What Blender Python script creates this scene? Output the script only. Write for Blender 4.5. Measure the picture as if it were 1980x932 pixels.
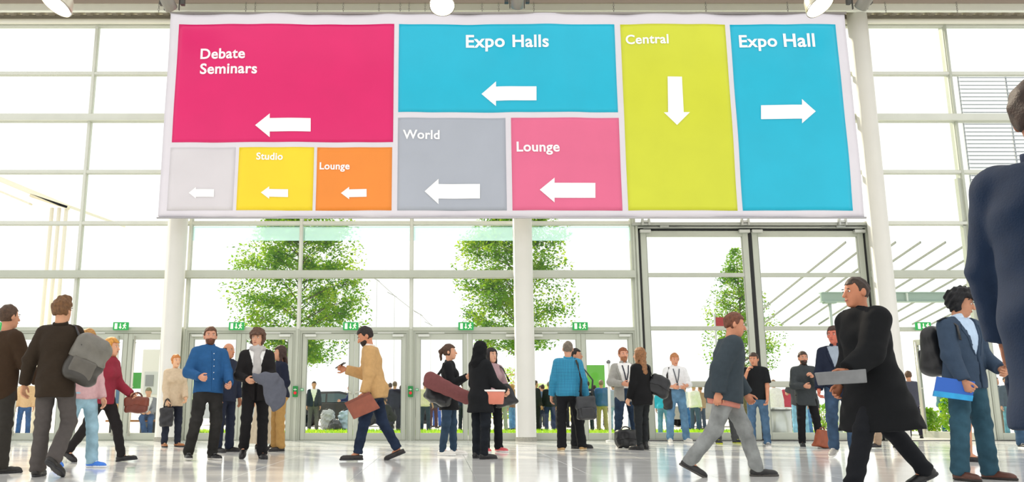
import bpy, math, random
import numpy as np
from mathutils import Vector, Matrix, Euler

# ------------------------------------------------------------------ clear
for _o in list(bpy.data.objects):
    bpy.data.objects.remove(_o, do_unlink=True)
scene = bpy.context.scene
COL = scene.collection
PI = math.pi
rad = math.radians

# ------------------------------------------------------------------ camera
FPX, CX, CY = 1650.0, 850.0, 466.0
PITCH = math.atan(324.0 / FPX)
CAMZ = 0.67
cam_d = bpy.data.cameras.new('camera')
cam_d.sensor_width = 36.0
cam_d.lens = FPX / 1980.0 * 36.0
cam_d.shift_x = (990.0 - CX) / 1980.0
cam_d.shift_y = 0.0
cam_d.clip_start = 0.05
cam_d.clip_end = 600
cam = bpy.data.objects.new('camera', cam_d)
cam.location = (0, 0, CAMZ)
cam.rotation_euler = (PI / 2 + PITCH, 0, 0)
COL.objects.link(cam)
scene.camera = cam

# ------------------------------------------------------------------ world: bright overcast-white sky
wd = bpy.data.worlds.new('sky')
scene.world = wd
wd.use_nodes = True
_n = wd.node_tree.nodes
_n['Background'].inputs[0].default_value = (1.0, 0.985, 0.955, 1)
_n['Background'].inputs[1].default_value = 1.0

# ------------------------------------------------------------------ sun, low outside on the left
sd = bpy.data.lights.new('sun', 'SUN')
sd.energy = 3.2
sd.angle = rad(1.5)
sd.color = (1.0, 0.86, 0.66)
sun = bpy.data.objects.new('sun', sd)
sun.rotation_euler = Vector((0.42, -0.75, -0.62)).to_track_quat('-Z', 'Y').to_euler()
COL.objects.link(sun)

# ------------------------------------------------------------------ colour management
vs = scene.view_settings
vs.view_transform = 'Standard'
vs.look = 'None'
vs.gamma = 1.0
vs.use_curve_mapping = False
vs.exposure = 0.42

# ------------------------------------------------------------------ pixel -> world helpers (real depth given)
_SP, _CP = math.sin(PITCH), math.cos(PITCH)
def W(px, py, Y):
    xc = (px - CX) / FPX
    yc = -(py - CY) / FPX
    t = Y / (_CP - yc * _SP)
    return Vector((xc * t, Y, CAMZ + t * (_SP + yc * _CP)))
def G(px, py, z=0.0):
    xc = (px - CX) / FPX
    yc = -(py - CY) / FPX
    t = (z - CAMZ) / (_SP + yc * _CP)
    return Vector((xc * t, t * (_CP - yc * _SP), z))

# ------------------------------------------------------------------ materials
def lin(h):
    h = h.lstrip('#')
    out = []
    for i in (0, 2, 4):
        c = int(h[i:i + 2], 16) / 255.0
        out.append(c / 12.92 if c <= 0.04045 else ((c + 0.055) / 1.055) ** 2.4)
    return tuple(out) + (1.0,)
_MATS = {}
def mat(color, rough=0.6, metal=0.0, noise=0.0, nscale=8.0, bump=0.0, bscale=60.0, spec=0.5, emit=0.0, coat=0.0):
    key = (color, rough, metal, noise, nscale, bump, bscale, spec, emit, coat)
    if key in _MATS:
        return _MATS[key]
    m = bpy.data.materials.new('surface_' + color.lstrip('#'))
    m.use_nodes = True
    nt = m.node_tree
    b = nt.nodes['Principled BSDF']
    c = lin(color)
    b.inputs['Base Color'].default_value = c
    b.inputs['Roughness'].default_value = rough
    b.inputs['Metallic'].default_value = metal
    b.inputs['Specular IOR Level'].default_value = spec
    if coat:
        b.inputs['Coat Weight'].default_value = coat
        b.inputs['Coat Roughness'].default_value = 0.06
    if emit:
        b.inputs['Emission Color'].default_value = c
        b.inputs['Emission Strength'].default_value = emit
    if noise or bump:
        tc = nt.nodes.new('ShaderNodeTexCoord')
    if noise:
        nz = nt.nodes.new('ShaderNodeTexNoise')
        nz.inputs['Scale'].default_value = nscale
        nz.inputs['Detail'].default_value = 4
        nt.links.new(tc.outputs['Object'], nz.inputs['Vector'])
        mr = nt.nodes.new('ShaderNodeMapRange')
        mr.inputs[1].default_value = 0.3
        mr.inputs[2].default_value = 0.7
        mr.inputs[3].default_value = 1 - noise
        mr.inputs[4].default_value = 1 + noise
        nt.links.new(nz.outputs[0], mr.inputs[0])
        mx = nt.nodes.new('ShaderNodeVectorMath')
        mx.operation = 'SCALE'
        mx.inputs[0].default_value = c[:3]
        nt.links.new(mr.outputs[0], mx.inputs['Scale'])
        nt.links.new(mx.outputs[0], b.inputs['Base Color'])
    if bump:
        n2 = nt.nodes.new('ShaderNodeTexNoise')
        n2.inputs['Scale'].default_value = bscale
        nt.links.new(tc.outputs['Object'], n2.inputs['Vector'])
        bp = nt.nodes.new('ShaderNodeBump')
        bp.inputs['Strength'].default_value = bump
        bp.inputs['Distance'].default_value = 0.004
        nt.links.new(n2.outputs[0], bp.inputs['Height'])
        nt.links.new(bp.outputs[0], b.inputs['Normal'])
    _MATS[key] = m
    return m
def cloth(c):
    return mat(c, 0.88, noise=0.07, nscale=22, bump=0.25, bscale=130, spec=0.25)
def denim(c):
    return mat(c, 0.9, noise=0.32, nscale=7, bump=0.3, bscale=200, spec=0.2)
def leather(c):
    return mat(c, 0.42, noise=0.15, nscale=10, bump=0.25, bscale=50, spec=0.5)
def skinm(c):
    return mat(c, 0.55, noise=0.06, nscale=20, spec=0.35)
def hairm(c):
    return mat(c, 0.6, noise=0.35, nscale=45, bump=0.6, bscale=160, spec=0.4)
def metal(c='#c9cbc8', r=0.32):
    return mat(c, r, metal=0.85)
def frame_m():
    return mat('#b6bbae', 0.45, metal=0.15, noise=0.03, nscale=3)
def check_mat(c1, c2, s=42.0):
    key = ('check', c1, c2)
    if key in _MATS:
        return _MATS[key]
    m = bpy.data.materials.new('checked_fabric')
    m.use_nodes = True
    nt = m.node_tree
    b = nt.nodes['Principled BSDF']
    b.inputs['Roughness'].default_value = 0.85
    tc = nt.nodes.new('ShaderNodeTexCoord')
    fac = None
    for d in ('X', 'Z'):
        w = nt.nodes.new('ShaderNodeTexWave')
        w.wave_type = 'BANDS'
        w.bands_direction = d
        w.inputs['Scale'].default_value = s / 3.2
        w.inputs['Distortion'].default_value = 0.4
        nt.links.new(tc.outputs['Object'], w.inputs['Vector'])
        if fac is None:
            fac = w.outputs['Fac']
        else:
            mth = nt.nodes.new('ShaderNodeMath')
            mth.operation = 'MINIMUM'
            nt.links.new(fac, mth.inputs[0])
            nt.links.new(w.outputs['Fac'], mth.inputs[1])
            fac = mth.outputs[0]
    rp = nt.nodes.new('ShaderNodeValToRGB')
    rp.color_ramp.elements[0].position = 0.12
    rp.color_ramp.elements[0].color = lin(c2)
    rp.color_ramp.elements[1].position = 0.3
    rp.color_ramp.elements[1].color = lin(c1)
    nt.links.new(fac, rp.inputs[0])
    nt.links.new(rp.outputs[0], b.inputs['Base Color'])
    _MATS[key] = m
    return m
def glass_mat(name, tint, gloss=0.05, haze=0.0, hazecol=(1, 1, 1, 1)):
    if name in _MATS:
        return _MATS[name]
    m = bpy.data.materials.new(name)
    m.use_nodes = True
    nt = m.node_tree
    nt.nodes.clear()
    out = nt.nodes.new('ShaderNodeOutputMaterial')
    tr = nt.nodes.new('ShaderNodeBsdfTransparent')
    tr.inputs[0].default_value = tint
    gl = nt.nodes.new('ShaderNodeBsdfGlossy')
    gl.inputs['Roughness'].default_value = 0.02
    mx = nt.nodes.new('ShaderNodeMixShader')
    mx.inputs[0].default_value = gloss
    nt.links.new(tr.outputs[0], mx.inputs[1])
    nt.links.new(gl.outputs[0], mx.inputs[2])
    last = mx
    if haze:
        tl = nt.nodes.new('ShaderNodeBsdfTranslucent')
        tl.inputs[0].default_value = hazecol
        m2 = nt.nodes.new('ShaderNodeMixShader')
        m2.inputs[0].default_value = haze
        nt.links.new(mx.outputs[0], m2.inputs[1])
        nt.links.new(tl.outputs[0], m2.inputs[2])
        last = m2
    nt.links.new(last.outputs[0], out.inputs[0])
    _MATS[name] = m
    return m
GLASS = glass_mat('window_glass', (0.965, 0.985, 0.975, 1), 0.014)
CYAN_GLASS = glass_mat('cyan_strip_glass', (0.86, 0.97, 0.99, 1), 0.05, 0.45, (0.72, 0.93, 0.97, 1))

# ------------------------------------------------------------------ object helpers
def tag(o, label=None, cat=None, group=None, kind=None):
    if label: o['label'] = label
    if cat: o['category'] = cat
    if group: o['group'] = group
    if kind: o['kind'] = kind
    return o
def link(name, data, parent=None):
    o = bpy.data.objects.new(name, data)
    COL.objects.link(o)
    if parent is not None:
        o.parent = parent
    return o
def empty(name, loc=(0, 0, 0), rz=0.0, parent=None):
    o = link(name, None, parent)
    o.empty_display_size = 0.1
    o.location = loc
    o.rotation_euler = (0, 0, rz)
    return o
def mesh_np(name, v, loops, starts, smooth=True):
    me = bpy.data.meshes.new(name)
    v = np.ascontiguousarray(v, dtype=np.float32)
    me.vertices.add(len(v))
    me.vertices.foreach_set('co', v.ravel())
    me.loops.add(len(loops))
    me.loops.foreach_set('vertex_index', np.ascontiguousarray(loops, dtype=np.int32))
    me.polygons.add(len(starts))
    me.polygons.foreach_set('loop_start', np.ascontiguousarray(starts, dtype=np.int32))
    me.update(calc_edges=True)
    if smooth:
        me.polygons.foreach_set('use_smooth', np.ones(len(starts), dtype=bool))
    me.validate()
    return me

class MB:
    """collects simple shapes into one mesh"""
    def __init__(self):
        self.v = []
        self.f = []
    def add(self, vs, fs, M=None):
        o = len(self.v)
        for p in vs:
            p = Vector(p)
            self.v.append(tuple(M @ p if M is not None else p))
        for f in fs:
            self.f.append([i + o for i in f])
        return self
    def box(self, a, b, M=None, bev=0.0):
        x0, y0, z0 = (min(a[i], b[i]) for i in range(3))
        x1, y1, z1 = (max(a[i], b[i]) for i in range(3))
        if bev <= 0:
            vs = [(x0, y0, z0), (x1, y0, z0), (x1, y1, z0), (x0, y1, z0), (x0, y0, z1), (x1, y0, z1), (x1, y1, z1), (x0, y1, z1)]
            fs = [(3, 2, 1, 0), (4, 5, 6, 7), (0, 1, 5, 4), (1, 2, 6, 5), (2, 3, 7, 6), (3, 0, 4, 7)]
            return self.add(vs, fs, M)
        # chamfered box
        e = min(bev, (x1 - x0) * .45, (y1 - y0) * .45, (z1 - z0) * .45)
        vs = []
        idx = {}
        for sx in (0, 1):
            for sy in (0, 1):
                for sz in (0, 1):
                    X = (x0, x1)[sx]; Y = (y0, y1)[sy]; Z = (z0, z1)[sz]
                    ix = X + (e if sx == 0 else -e); iy = Y + (e if sy == 0 else -e); iz = Z + (e if sz == 0 else -e)
                    idx[(sx, sy, sz, 0)] = len(vs); vs.append((X, iy, iz))
                    idx[(sx, sy, sz, 1)] = len(vs); vs.append((ix, Y, iz))
                    idx[(sx, sy, sz, 2)] = len(vs); vs.append((ix, iy, Z))
        fs = []
        for ax in range(3):
            o1, o2 = [(1, 2), (2, 0), (0, 1)][ax]
            for s in (0, 1):
                q = []
                for (p, r) in ((0, 0), (1, 0), (1, 1), (0, 1)):
                    k = [0, 0, 0]; k[ax] = s; k[o1] = p; k[o2] = r
                    q.append(idx[tuple(k) + (ax,)])
                fs.append(q if s else q[::-1])
        for ax in range(3):
            o1, o2 = [(1, 2), (2, 0), (0, 1)][ax]
            for p in (0, 1):
                for r in (0, 1):
                    k0 = [0, 0, 0]; k0[o1] = p; k0[o2] = r; k1 = list(k0); k1[ax] = 1
                    fs.append([idx[tuple(k0) + (o1,)], idx[tuple(k1) + (o1,)], idx[tuple(k1) + (o2,)], idx[tuple(k0) + (o2,)]])
        for sx in (0, 1):
            for sy in (0, 1):
                for sz in (0, 1):
                    fs.append([idx[(sx, sy, sz, 0)], idx[(sx, sy, sz, 1)], idx[(sx, sy, sz, 2)]])
        return self.add(vs, fs, M)
    def tube(self, pts, r, n=8, cap=True, flat=None):
        pts = [Vector(p) for p in pts]
        rs = r if isinstance(r, (list, tuple)) else [r] * len(pts)
        rings = []
        up0 = Vector((0, 0, 1))
        for i, p in enumerate(pts):
            d = (pts[min(i + 1, len(pts) - 1)] - pts[max(i - 1, 0)]).normalized()
            u = up0 if abs(d.dot(up0)) < 0.95 else Vector((0, 1, 0))
            a = d.cross(u).normalized()
            b = a.cross(d).normalized()
            ring = []
            for k in range(n):
                t = 2 * PI * k / n
                ra, rb = rs[i], rs[i] * (flat if flat else 1.0)
                ring.append(p + a * math.cos(t) * ra + b * math.sin(t) * rb)
            rings.append(ring)
        vs = [q for ring in rings for q in ring]
        fs = []
        for i in range(len(pts) - 1):
            for k in range(n):
                k2 = (k + 1) % n
                fs.append((i * n + k, i * n + k2, (i + 1) * n + k2, (i + 1) * n + k))
        if cap:
            fs.append(tuple(range(n))[::-1])
            fs.append(tuple((len(pts) - 1) * n + k for k in range(n)))
        return self.add(vs, fs)
    def lathe(self, prof, n=24, M=None, cap=True):
        vs = []
        for (r, z) in prof:
            for k in range(n):
                t = 2 * PI * k / n
                vs.append((r * math.cos(t), r * math.sin(t), z))
        fs = []
        for i in range(len(prof) - 1):
            for k in range(n):
                k2 = (k + 1) % n
                fs.append((i * n + k, i * n + k2, (i + 1) * n + k2, (i + 1) * n + k))
        if cap:
            fs.append(tuple(range(n))[::-1])
            fs.append(tuple((len(prof) - 1) * n + k for k in range(n)))
        return self.add(vs, fs, M)
    def ell(self, c, r, R=None, n=10, m=7):
        vs = []
        c = Vector(c)
        for i in range(m + 1):
            ph = PI * i / m
            for k in range(n):
                t = 2 * PI * k / n
                p = Vector((r[0] * math.sin(ph) * math.cos(t), r[1] * math.sin(ph) * math.sin(t), r[2] * math.cos(ph)))
                vs.append(c + (R @ p if R is not None else p))
        fs = []
        for i in range(m):
            for k in range(n):
                k2 = (k + 1) % n
                fs.append((i * n + k, (i + 1) * n + k, (i + 1) * n + k2, i * n + k2))
        return self.add(vs, fs)
    def poly(self, pts2, y0, y1):
        """polygon in XZ extruded from y0 to y1"""
        n = len(pts2)
        vs = [(x, y0, z) for x, z in pts2] + [(x, y1, z) for x, z in pts2]
        fs = [tuple(range(n)), tuple(range(2 * n - 1, n - 1, -1))]
        for i in range(n):
            j = (i + 1) % n
            fs.append((i, i + n, j + n, j))
        return self.add(vs, fs)
    def mesh(self, name, smooth=False):
        me = bpy.data.meshes.new(name)
        me.from_pydata([tuple(p) for p in self.v], [], self.f)
        if smooth:
            me.polygons.foreach_set('use_smooth', np.ones(len(me.polygons), dtype=bool))
        me.update()
        return me
    def build(self, name, m, parent=None, smooth=False):
        me = self.mesh(name, smooth)
        me.materials.append(m)
        return link(name, me, parent)
def TM(loc, rx=0, ry=0, rz=0):
    return Matrix.Translation(Vector(loc)) @ Euler((rx, ry, rz)).to_matrix().to_4x4()
# ================================================================== SETTING
YF = 18.6            # glass line of the facade
CREAM = '#ecebe4'
def struct(o, label=None):
    o['kind'] = 'structure'
    if label: o['label'] = label
    return o
# ---- floor: slab with polished tiles
def floor_mat():
    m = bpy.data.materials.new('polished_stone')
    m.use_nodes = True
    nt = m.node_tree
    b = nt.nodes['Principled BSDF']
    tc = nt.nodes.new('ShaderNodeTexCoord')
    nz = nt.nodes.new('ShaderNodeTexNoise')
    nz.inputs['Scale'].default_value = 1.3
    nz.inputs['Detail'].default_value = 6
    nt.links.new(tc.outputs['Object'], nz.inputs['Vector'])
    rp = nt.nodes.new('ShaderNodeValToRGB')
    rp.color_ramp.elements[0].color = lin('#e0e1df')
    rp.color_ramp.elements[1].color = lin('#f1f1ef')
    nt.links.new(nz.outputs[0], rp.inputs[0])
    nt.links.new(rp.outputs[0], b.inputs['Base Color'])
    mr = nt.nodes.new('ShaderNodeMapRange')
    mr.inputs[3].default_value = 0.05
    mr.inputs[4].default_value = 0.16
    nt.links.new(nz.outputs[0], mr.inputs[0])
    nt.links.new(mr.outputs[0], b.inputs['Roughness'])
    b.inputs['Specular IOR Level'].default_value = 0.6
    return m
FM = floor_mat()
fl = MB().box((-14, -3, -0.2), (18, 18.75, -0.012)).build('floor', mat('#a9aba8', 0.5))
struct(fl, 'glossy pale grey stone floor of the hall')
TS = 1.2
tile_me = MB().box((0.002, 0.002, -0.02), (TS - 0.002, TS - 0.002, 0.0), bev=0.0015).mesh('tile')
tile_me.materials.append(FM)
for j in range(14):
    for i in range(-9, 12):
        y = 1.9 + j * TS
        x = i * TS + 0.35
        # keep to what the picture can see
        if y + TS > 18.75: continue
        if not (-0.62 * (y + TS) - 0.9 < x + TS and x < 0.78 * (y + TS) + 0.9): continue
        t = link('tile', tile_me, fl)
        t.location = (x, y, 0)
# ---- columns
def column(X, base_to=9.6):
    root = empty('column', (X, YF - 0.30, 0))
    struct(root)
    MB().lathe([(0.212, 0.0), (0.212, 0.0), (0.212, base_to)], 40).build('shaft', mat('#e9e8e1', 0.5, noise=0.02, nscale=2), root, True)
    MB().lathe([(0.226, 0.0), (0.226, 0.085), (0.214, 0.09)], 40).build('base_ring', mat('#a5a399', 0.8, noise=0.25, nscale=60), root, False)
    return root
XC1 = W(340, 640, YF).x
XC2 = W(1011, 640, YF).x
XC3 = W(1685, 430, YF).x - 0.02
for X, l in ((XC1, 'round white column beside the man in a blue shirt'), (XC2, 'round white column in the middle of the glass front'), (XC3, 'round white column at the end of the tall doors')):
    column(X)['label'] = l
# ---- facade grid
GX = (W(577, 637, YF).x - W(795, 637, YF).x) * -1
X0 = W(795, 637, YF).x + GX
MX = [X0 + k * GX for k in range(-5, 2)]          # ... X0 = column 2, last = start of tall doors
XD0, XD1 = MX[-1], XC3 - 0.16
XR = [XC3, W(1870, 430, YF).x, W(1870, 430, YF).x + GX]
RZ = [W(990, y, YF).z for y in (637, 531, 432, 333, 230, 143, 50)]
frame = frame_m()
frame2 = mat('#cfd2c8', 0.45, metal=0.1, noise=0.03, nscale=3)
tn = [0]
def trim(mb, label=None, m=None):
    tn[0] += 1
    o = mb.build('trim_%d' % tn[0], m or frame)
    struct(o, label)
    return o
# mullions
for i, x in enumerate(MX):
    z1 = RZ[-1]
    w = 0.06 if i == len(MX) - 1 else 0.05
    zs = RZ[2] + .1 if i == len(MX) - 1 else RZ[0]
    b = MB().box((x - w, YF - 0.07, 0), (x + w, YF + 0.09, zs), bev=0.008)
    b.box((x - 0.018, YF - 0.10, 0), (x + 0.018, YF - 0.06, zs))
    trim(b)
    trim(MB().box((x - .03, YF - 0.07, zs), (x + .03, YF + 0.09, z1 + 0.1), bev=0.006), None, frame2)
for x in XR[1:]:
    b = MB().box((x - 0.03, YF - 0.07, 0), (x + 0.03, YF + 0.16, RZ[-1] + 0.1), bev=0.008)
    b.box((x - 0.11, YF - 0.02, 0), (x - 0.045, YF + 0.1, RZ[1] + 2.2))
    trim(b)
# transoms
XL, XE = MX[0] - GX, XR[-1]
for i, z in enumerate(RZ):
    big = i in (1, 4)
    h = 0.075 if big else 0.038
    d = 0.17 if big else 0.06
    spans = [(XL, XE)] if i > 2 else [(XL, XD0), (XD1, XE)]
    for (a, c) in spans:
        b = MB().box((a, YF - d, z - h), (c, YF + 0.08, z + h), bev=0.012)
        if big:
            b.box((a, YF - d - 0.012, z - h - 0.012), (c, YF - d + 0.03, z - h + 0.012))
        trim(b, None, frame2 if i > 1 else frame)
# brackets of the transoms
wn = [0]
pane_cache = {}
def window(x0, x1, z0, z1, has_strip=False):
    wn[0] += 1
    wdt, hgt = x1 - x0, z1 - z0
    key = (round(wdt, 3), round(hgt, 3))
    if key not in pane_cache:
        fr = MB()
        t = 0.012
        fr.box((0, -0.02, 0), (t, 0.03, hgt)).box((wdt - t, -0.02, 0), (wdt, 0.03, hgt))
        fr.box((t, -0.02, 0), (wdt - t, 0.03, t)).box((t, -0.02, hgt - t), (wdt - t, 0.03, hgt))
        fm = fr.mesh('window_frame'); fm.materials.append(frame2)
        pm = MB().box((t, 0.0, t), (wdt - t, 0.012, hgt - t)).mesh('pane'); pm.materials.append(GLASS)
        fs = MB().box((t, -0.004, hgt * 0.66), (wdt - t, 0.0, hgt - t - 0.02)).mesh('cyan_strip'); fs.materials.append(CYAN_GLASS)  # translucent pale cyan strip across the upper third of the pane
        pane_cache[key] = (fm, pm, fs)
    fm, pm, fs = pane_cache[key]
    o = link('window_%d' % wn[0], fm)
    o.location = (x0, YF, z0)
    struct(o)
    link('pane', pm, o)
    if has_strip:
        link('cyan_strip', fs, o)
    return o
bays = [(MX[i], MX[i + 1]) for i in range(len(MX) - 1)]
bays = [(XL, MX[0])] + bays
for bi, (a, c) in enumerate(bays):
    for r in range(len(RZ) - 1):
        h0 = 0.075 if r in (1, 4) else 0.038
        h1 = 0.075 if r + 1 in (1, 4) else 0.038
        window(a + 0.03, c - 0.03, RZ[r] + h0, RZ[r + 1] - h1, has_strip=(r == 1 and bi in (3, 4, 5, 6)))
for (a, c) in ((XR[0] + 0.18, XR[1]), (XR[1], XR[2])):
    for r in range(len(RZ) - 1):
        h0 = 0.075 if r in (1, 4) else 0.038
        h1 = 0.075 if r + 1 in (1, 4) else 0.038
        window(a + 0.03, c - 0.03, RZ[r] + h0, RZ[r + 1] - h1)
xm = (XD0 + XD1) / 2
for (a, c) in ((XD0, xm), (xm, XD1)):
    for r in range(2, len(RZ) - 1):
        h0 = 0.12 if r == 2 else 0.075 if r == 4 else 0.038
        h1 = 0.075 if r + 1 == 4 else 0.038
        window(a + 0.03, c - 0.03, RZ[r] + h0, RZ[r + 1] - h1)
# ---- hinged glass doors, two leaves to a bay
dn = [0]
def door(x0, x1, hinge, z1, bar=False, ang=0.0, yoff=0.0, label=None):
    """one glazed leaf; hinge = -1 hung at x0, +1 at x1"""
    dn[0] += 1
    w = x1 - x0
    root = empty('door_%d' % dn[0], (x0 if hinge < 0 else x1, YF + yoff, 0), ang)
    struct(root, label)
    s = 1 if hinge < 0 else -1
    def X(v): return s * v
    st, tr, br = 0.095, 0.13, 0.16
    f = MB()
    f.box((X(0), -0.03, 0.012), (X(st), 0.03, z1), bev=0.006).box((X(w - st), -0.03, 0.012), (X(w), 0.03, z1), bev=0.006)
    f.box((X(st), -0.03, 0.012), (X(w - st), 0.03, br), bev=0.006).box((X(st), -0.03, z1 - tr), (X(w - st), 0.03, z1), bev=0.006)
    f.build('door_frame', frame, root)
    MB().box((X(st - .01), -0.006, br - .01), (X(w - st + .01), 0.006, z1 - tr + .01)).build('pane', GLASS, root)
    g = MB()
    t = 0.014
    g.box((X(st), -0.024, br), (X(st + t), 0.024, z1 - tr)).box((X(w - st - t), -0.024, br), (X(w - st), 0.024, z1 - tr))
    g.build('glazing_bead', mat('#8f948c', 0.5), root)
    c = MB().box((X(0.05), -0.085, z1 - 0.075), (X(0.30), -0.03, z1 - 0.02), bev=0.008)
    c.box((X(0.28), -0.055, z1 + 0.0), (X(0.62), -0.04, z1 + 0.02))
    c.build('door_closer', mat('#d2d5ce', 0.4, metal=0.4), root)
    hd = MB()
    if bar:
        hx = X(w - 0.17)
        hd.tube([(hx, -0.11, 0.10), (hx, -0.11, z1 - 0.06)], 0.021, 12)
        for z in (0.18, z1 * 0.5, z1 - 0.2):
            hd.tube([(hx, -0.11, z), (hx, -0.03, z)], 0.012, 8)
    else:
        hd.tube([(X(w - 0.05), -0.05, 0.98), (X(w - 0.05), -0.09, 1.0), (X(w - 0.05), -0.09, 1.02), (X(w - 0.17), -0.09, 1.02)], 0.011, 8)
    hd.build('door_handle', metal('#d4d2c8'), root, True)
    return root
DZ = RZ[0] - 0.09
def door_bay(a, c, bar=False):
    j = 0.10
    tn[0] += 1
    b = MB()
    b.box((a + 0.05, YF - 0.05, 0), (a + j, YF + 0.06, RZ[0] - 0.04)).box((c - j, YF - 0.05, 0), (c - 0.05, YF + 0.06, RZ[0] - 0.04))
    b.box((a + j, YF - 0.05, DZ + 0.004), (c - j, YF + 0.06, RZ[0] - 0.04))
    b.box((a + j, YF - 0.06, 0.0), (c - j, YF + 0.1, 0.011))
    o = b.build('trim_%d' % tn[0], mat('#a5aa9d', 0.5, metal=0.1)); struct(o)
    m = (a + c) / 2
    door(a + j + 0.004, m - 0.004, -1, DZ, bar)
    door(m + 0.004, c - j - 0.004, 1, DZ, bar)
for i, (a, c) in enumerate(bays):
    door_bay(a, c, bar=(i < 3))
door_bay(XR[1], XR[2])
# open leaf at the right-hand bay
a, c = XR[0] + 0.22, XR[1]
door(a + 0.05, c - 0.12, 1, DZ, True, ang=rad(-78), yoff=0.05, label='open glass door leaf swung outwards beside the backpack')
# door threshold
trim(MB().box((XD0, YF - 0.12, 0), (XE, YF + 0.12, 0.012)), 'dark metal floor track under the tall doors', mat('#3c3d3b', 0.5, metal=0.3))
# ---- tall leaves
XT = [XD0 + 0.16, xm - 0.03, xm + 0.05, XD1 - 0.06]
ZT = W(990, 447, YF).z
trim(MB().box((XD0 + 0.05, YF - 0.1, 0.012), (XD0 + 0.1, YF + 0.1, ZT + 0.12)).box((XD1 - 0.02, YF - 0.1, 0.012), (XD1 + 0.04, YF + 0.1, ZT + 0.12)), 'pale upright jambs of the tall doors')
trim(MB().box((XD0 + 0.1, YF - 0.05, 0.012), (XD0 + 0.15, YF + 0.06, ZT + 0.04)).box((xm - 0.028, YF - 0.05, 0.012), (xm + 0.048, YF + 0.06, ZT + 0.04)).box((XD1 - 0.058, YF - 0.05, 0.012), (XD1 - 0.02, YF + 0.06, ZT + 0.04)).box((XD0 + .1, YF - .05, ZT + .005), (XD1 - .02, YF + .06, ZT + .04)), 'black rubber seals around the tall doors', mat('#1c1e1f', 0.7))
b = MB().box((XD0 - 0.03, YF - 0.16, ZT + 0.10), (XD1 + 0.07, YF - 0.02, ZT + 0.16), bev=0.008)
b.box((XD0 + 0.1, YF - 0.12, ZT + 0.045), (XD1 - 0.02, YF - 0.05, ZT + 0.085), bev=0.006)
b.box((XD0 - 0.03, YF - 0.02, ZT + 0.04), (XD1 + 0.07, YF + 0.1, ZT + 0.2))
trim(b, 'grey sliding track above the tall doors', mat('#a7aba4', 0.4, metal=0.3))
for k, (a, c) in enumerate(((XT[0], XT[1]), (XT[2], XT[3]))):
    dn[0] += 1
    w = c - a
    root = empty('door_%d' % dn[0], (a, YF - 0.01, 0))
    struct(root, ['tall glazed door leaf beside the hinged doors', 'tall glazed door leaf beside the end column'][k])
    st = 0.13
    zs = [0.02, 0.17, W(990, 635, YF).z, W(990, 532, YF).z, ZT - 0.14]
    f = MB()
    f.box((0, -0.04, 0.02), (st, 0.04, ZT), bev=0.008).box((w - st, -0.04, 0.02), (w, 0.04, ZT), bev=0.008)
    f.box((st, -0.04, 0.02), (w - st, 0.04, 0.17), bev=0.008).box((st, -0.04, ZT - 0.13), (w - st, 0.04, ZT), bev=0.008)
    for z in zs[2:4]:
        f.box((st, -0.035, z - 0.045), (w - st, 0.035, z + 0.045), bev=0.008)
    f.build('door_frame', frame, root)
    lim = [0.17, zs[2] - .045, zs[2] + .045, zs[3] - .045, zs[3] + .045, ZT - .13]
    for q in range(3):
        MB().box((st - .01, -0.006, lim[2 * q] - .01), (w - st + .01, 0.006, lim[2 * q + 1] + .01)).build('pane', GLASS, root)
        g = MB(); t = .014
        g.box((st, -.03, lim[2*q]), (st + t, .03, lim[2*q+1])).box((w - st - t, -.03, lim[2*q]), (w - st, .03, lim[2*q+1]))
        g.build('glazing_bead', mat('#8f948c', 0.5), root)
    zr = W(990, 742, YF).z
    MB().box((st * .4, -0.10, zr - 0.075), (w - st * .4, -0.045, zr + 0.05), bev=0.02).build('crash_rail', mat('#b9bbaf', 0.5, metal=0.2), root)
    br = MB()
    for hx in (0.10, w - 0.10):
        br.box((hx - 0.12, -0.14, ZT - 0.06), (hx + 0.12, -0.04, ZT + 0.01), bev=0.006)
    br.build('hinge_bracket', mat('#c2c5bf', 0.4, metal=0.4), root)
    ar = MB()
    xx = (0.42, 0.62) if k == 0 else (w - .62, w - .42)
    ar.box((xx[0], -0.15, ZT + 0.045), (xx[1], -0.115, ZT + 0.10), bev=0.005)
    ar.tube([(0.05 if k == 0 else w - .05, -0.13, ZT + 0.03), ((0.95) if k == 0 else w - .95, -0.13, ZT + 0.075)], 0.009, 6)
    ar.build('closing_arm', mat('#9fa39e', 0.35, metal=0.6), root)
for k, px in enumerate((1248, 1440, 1628)):
    x = W(px, 440, YF - 0.15).x
    b = MB().box((x - 0.09, YF - 0.24, ZT + 0.09), (x - 0.05, YF - 0.15, ZT + 0.24), bev=.005).box((x + 0.05, YF - 0.24, ZT + 0.09), (x + 0.09, YF - 0.15, ZT + 0.24), bev=.005)
    b.box((x - 0.1, YF - 0.22, ZT + 0.15), (x + 0.1, YF - 0.16, ZT + 0.2), bev=.005).tube([(x - .1, YF - .19, ZT + .12), (x + .1, YF - .19, ZT + .12)], 0.022, 10)
    trim(b, 'bright metal hanger bracket on the door track, %s' % ('beside the hinged doors', 'between the tall leaves', 'beside the end column')[k], mat('#b9bcb8', 0.3, metal=0.6))
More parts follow.
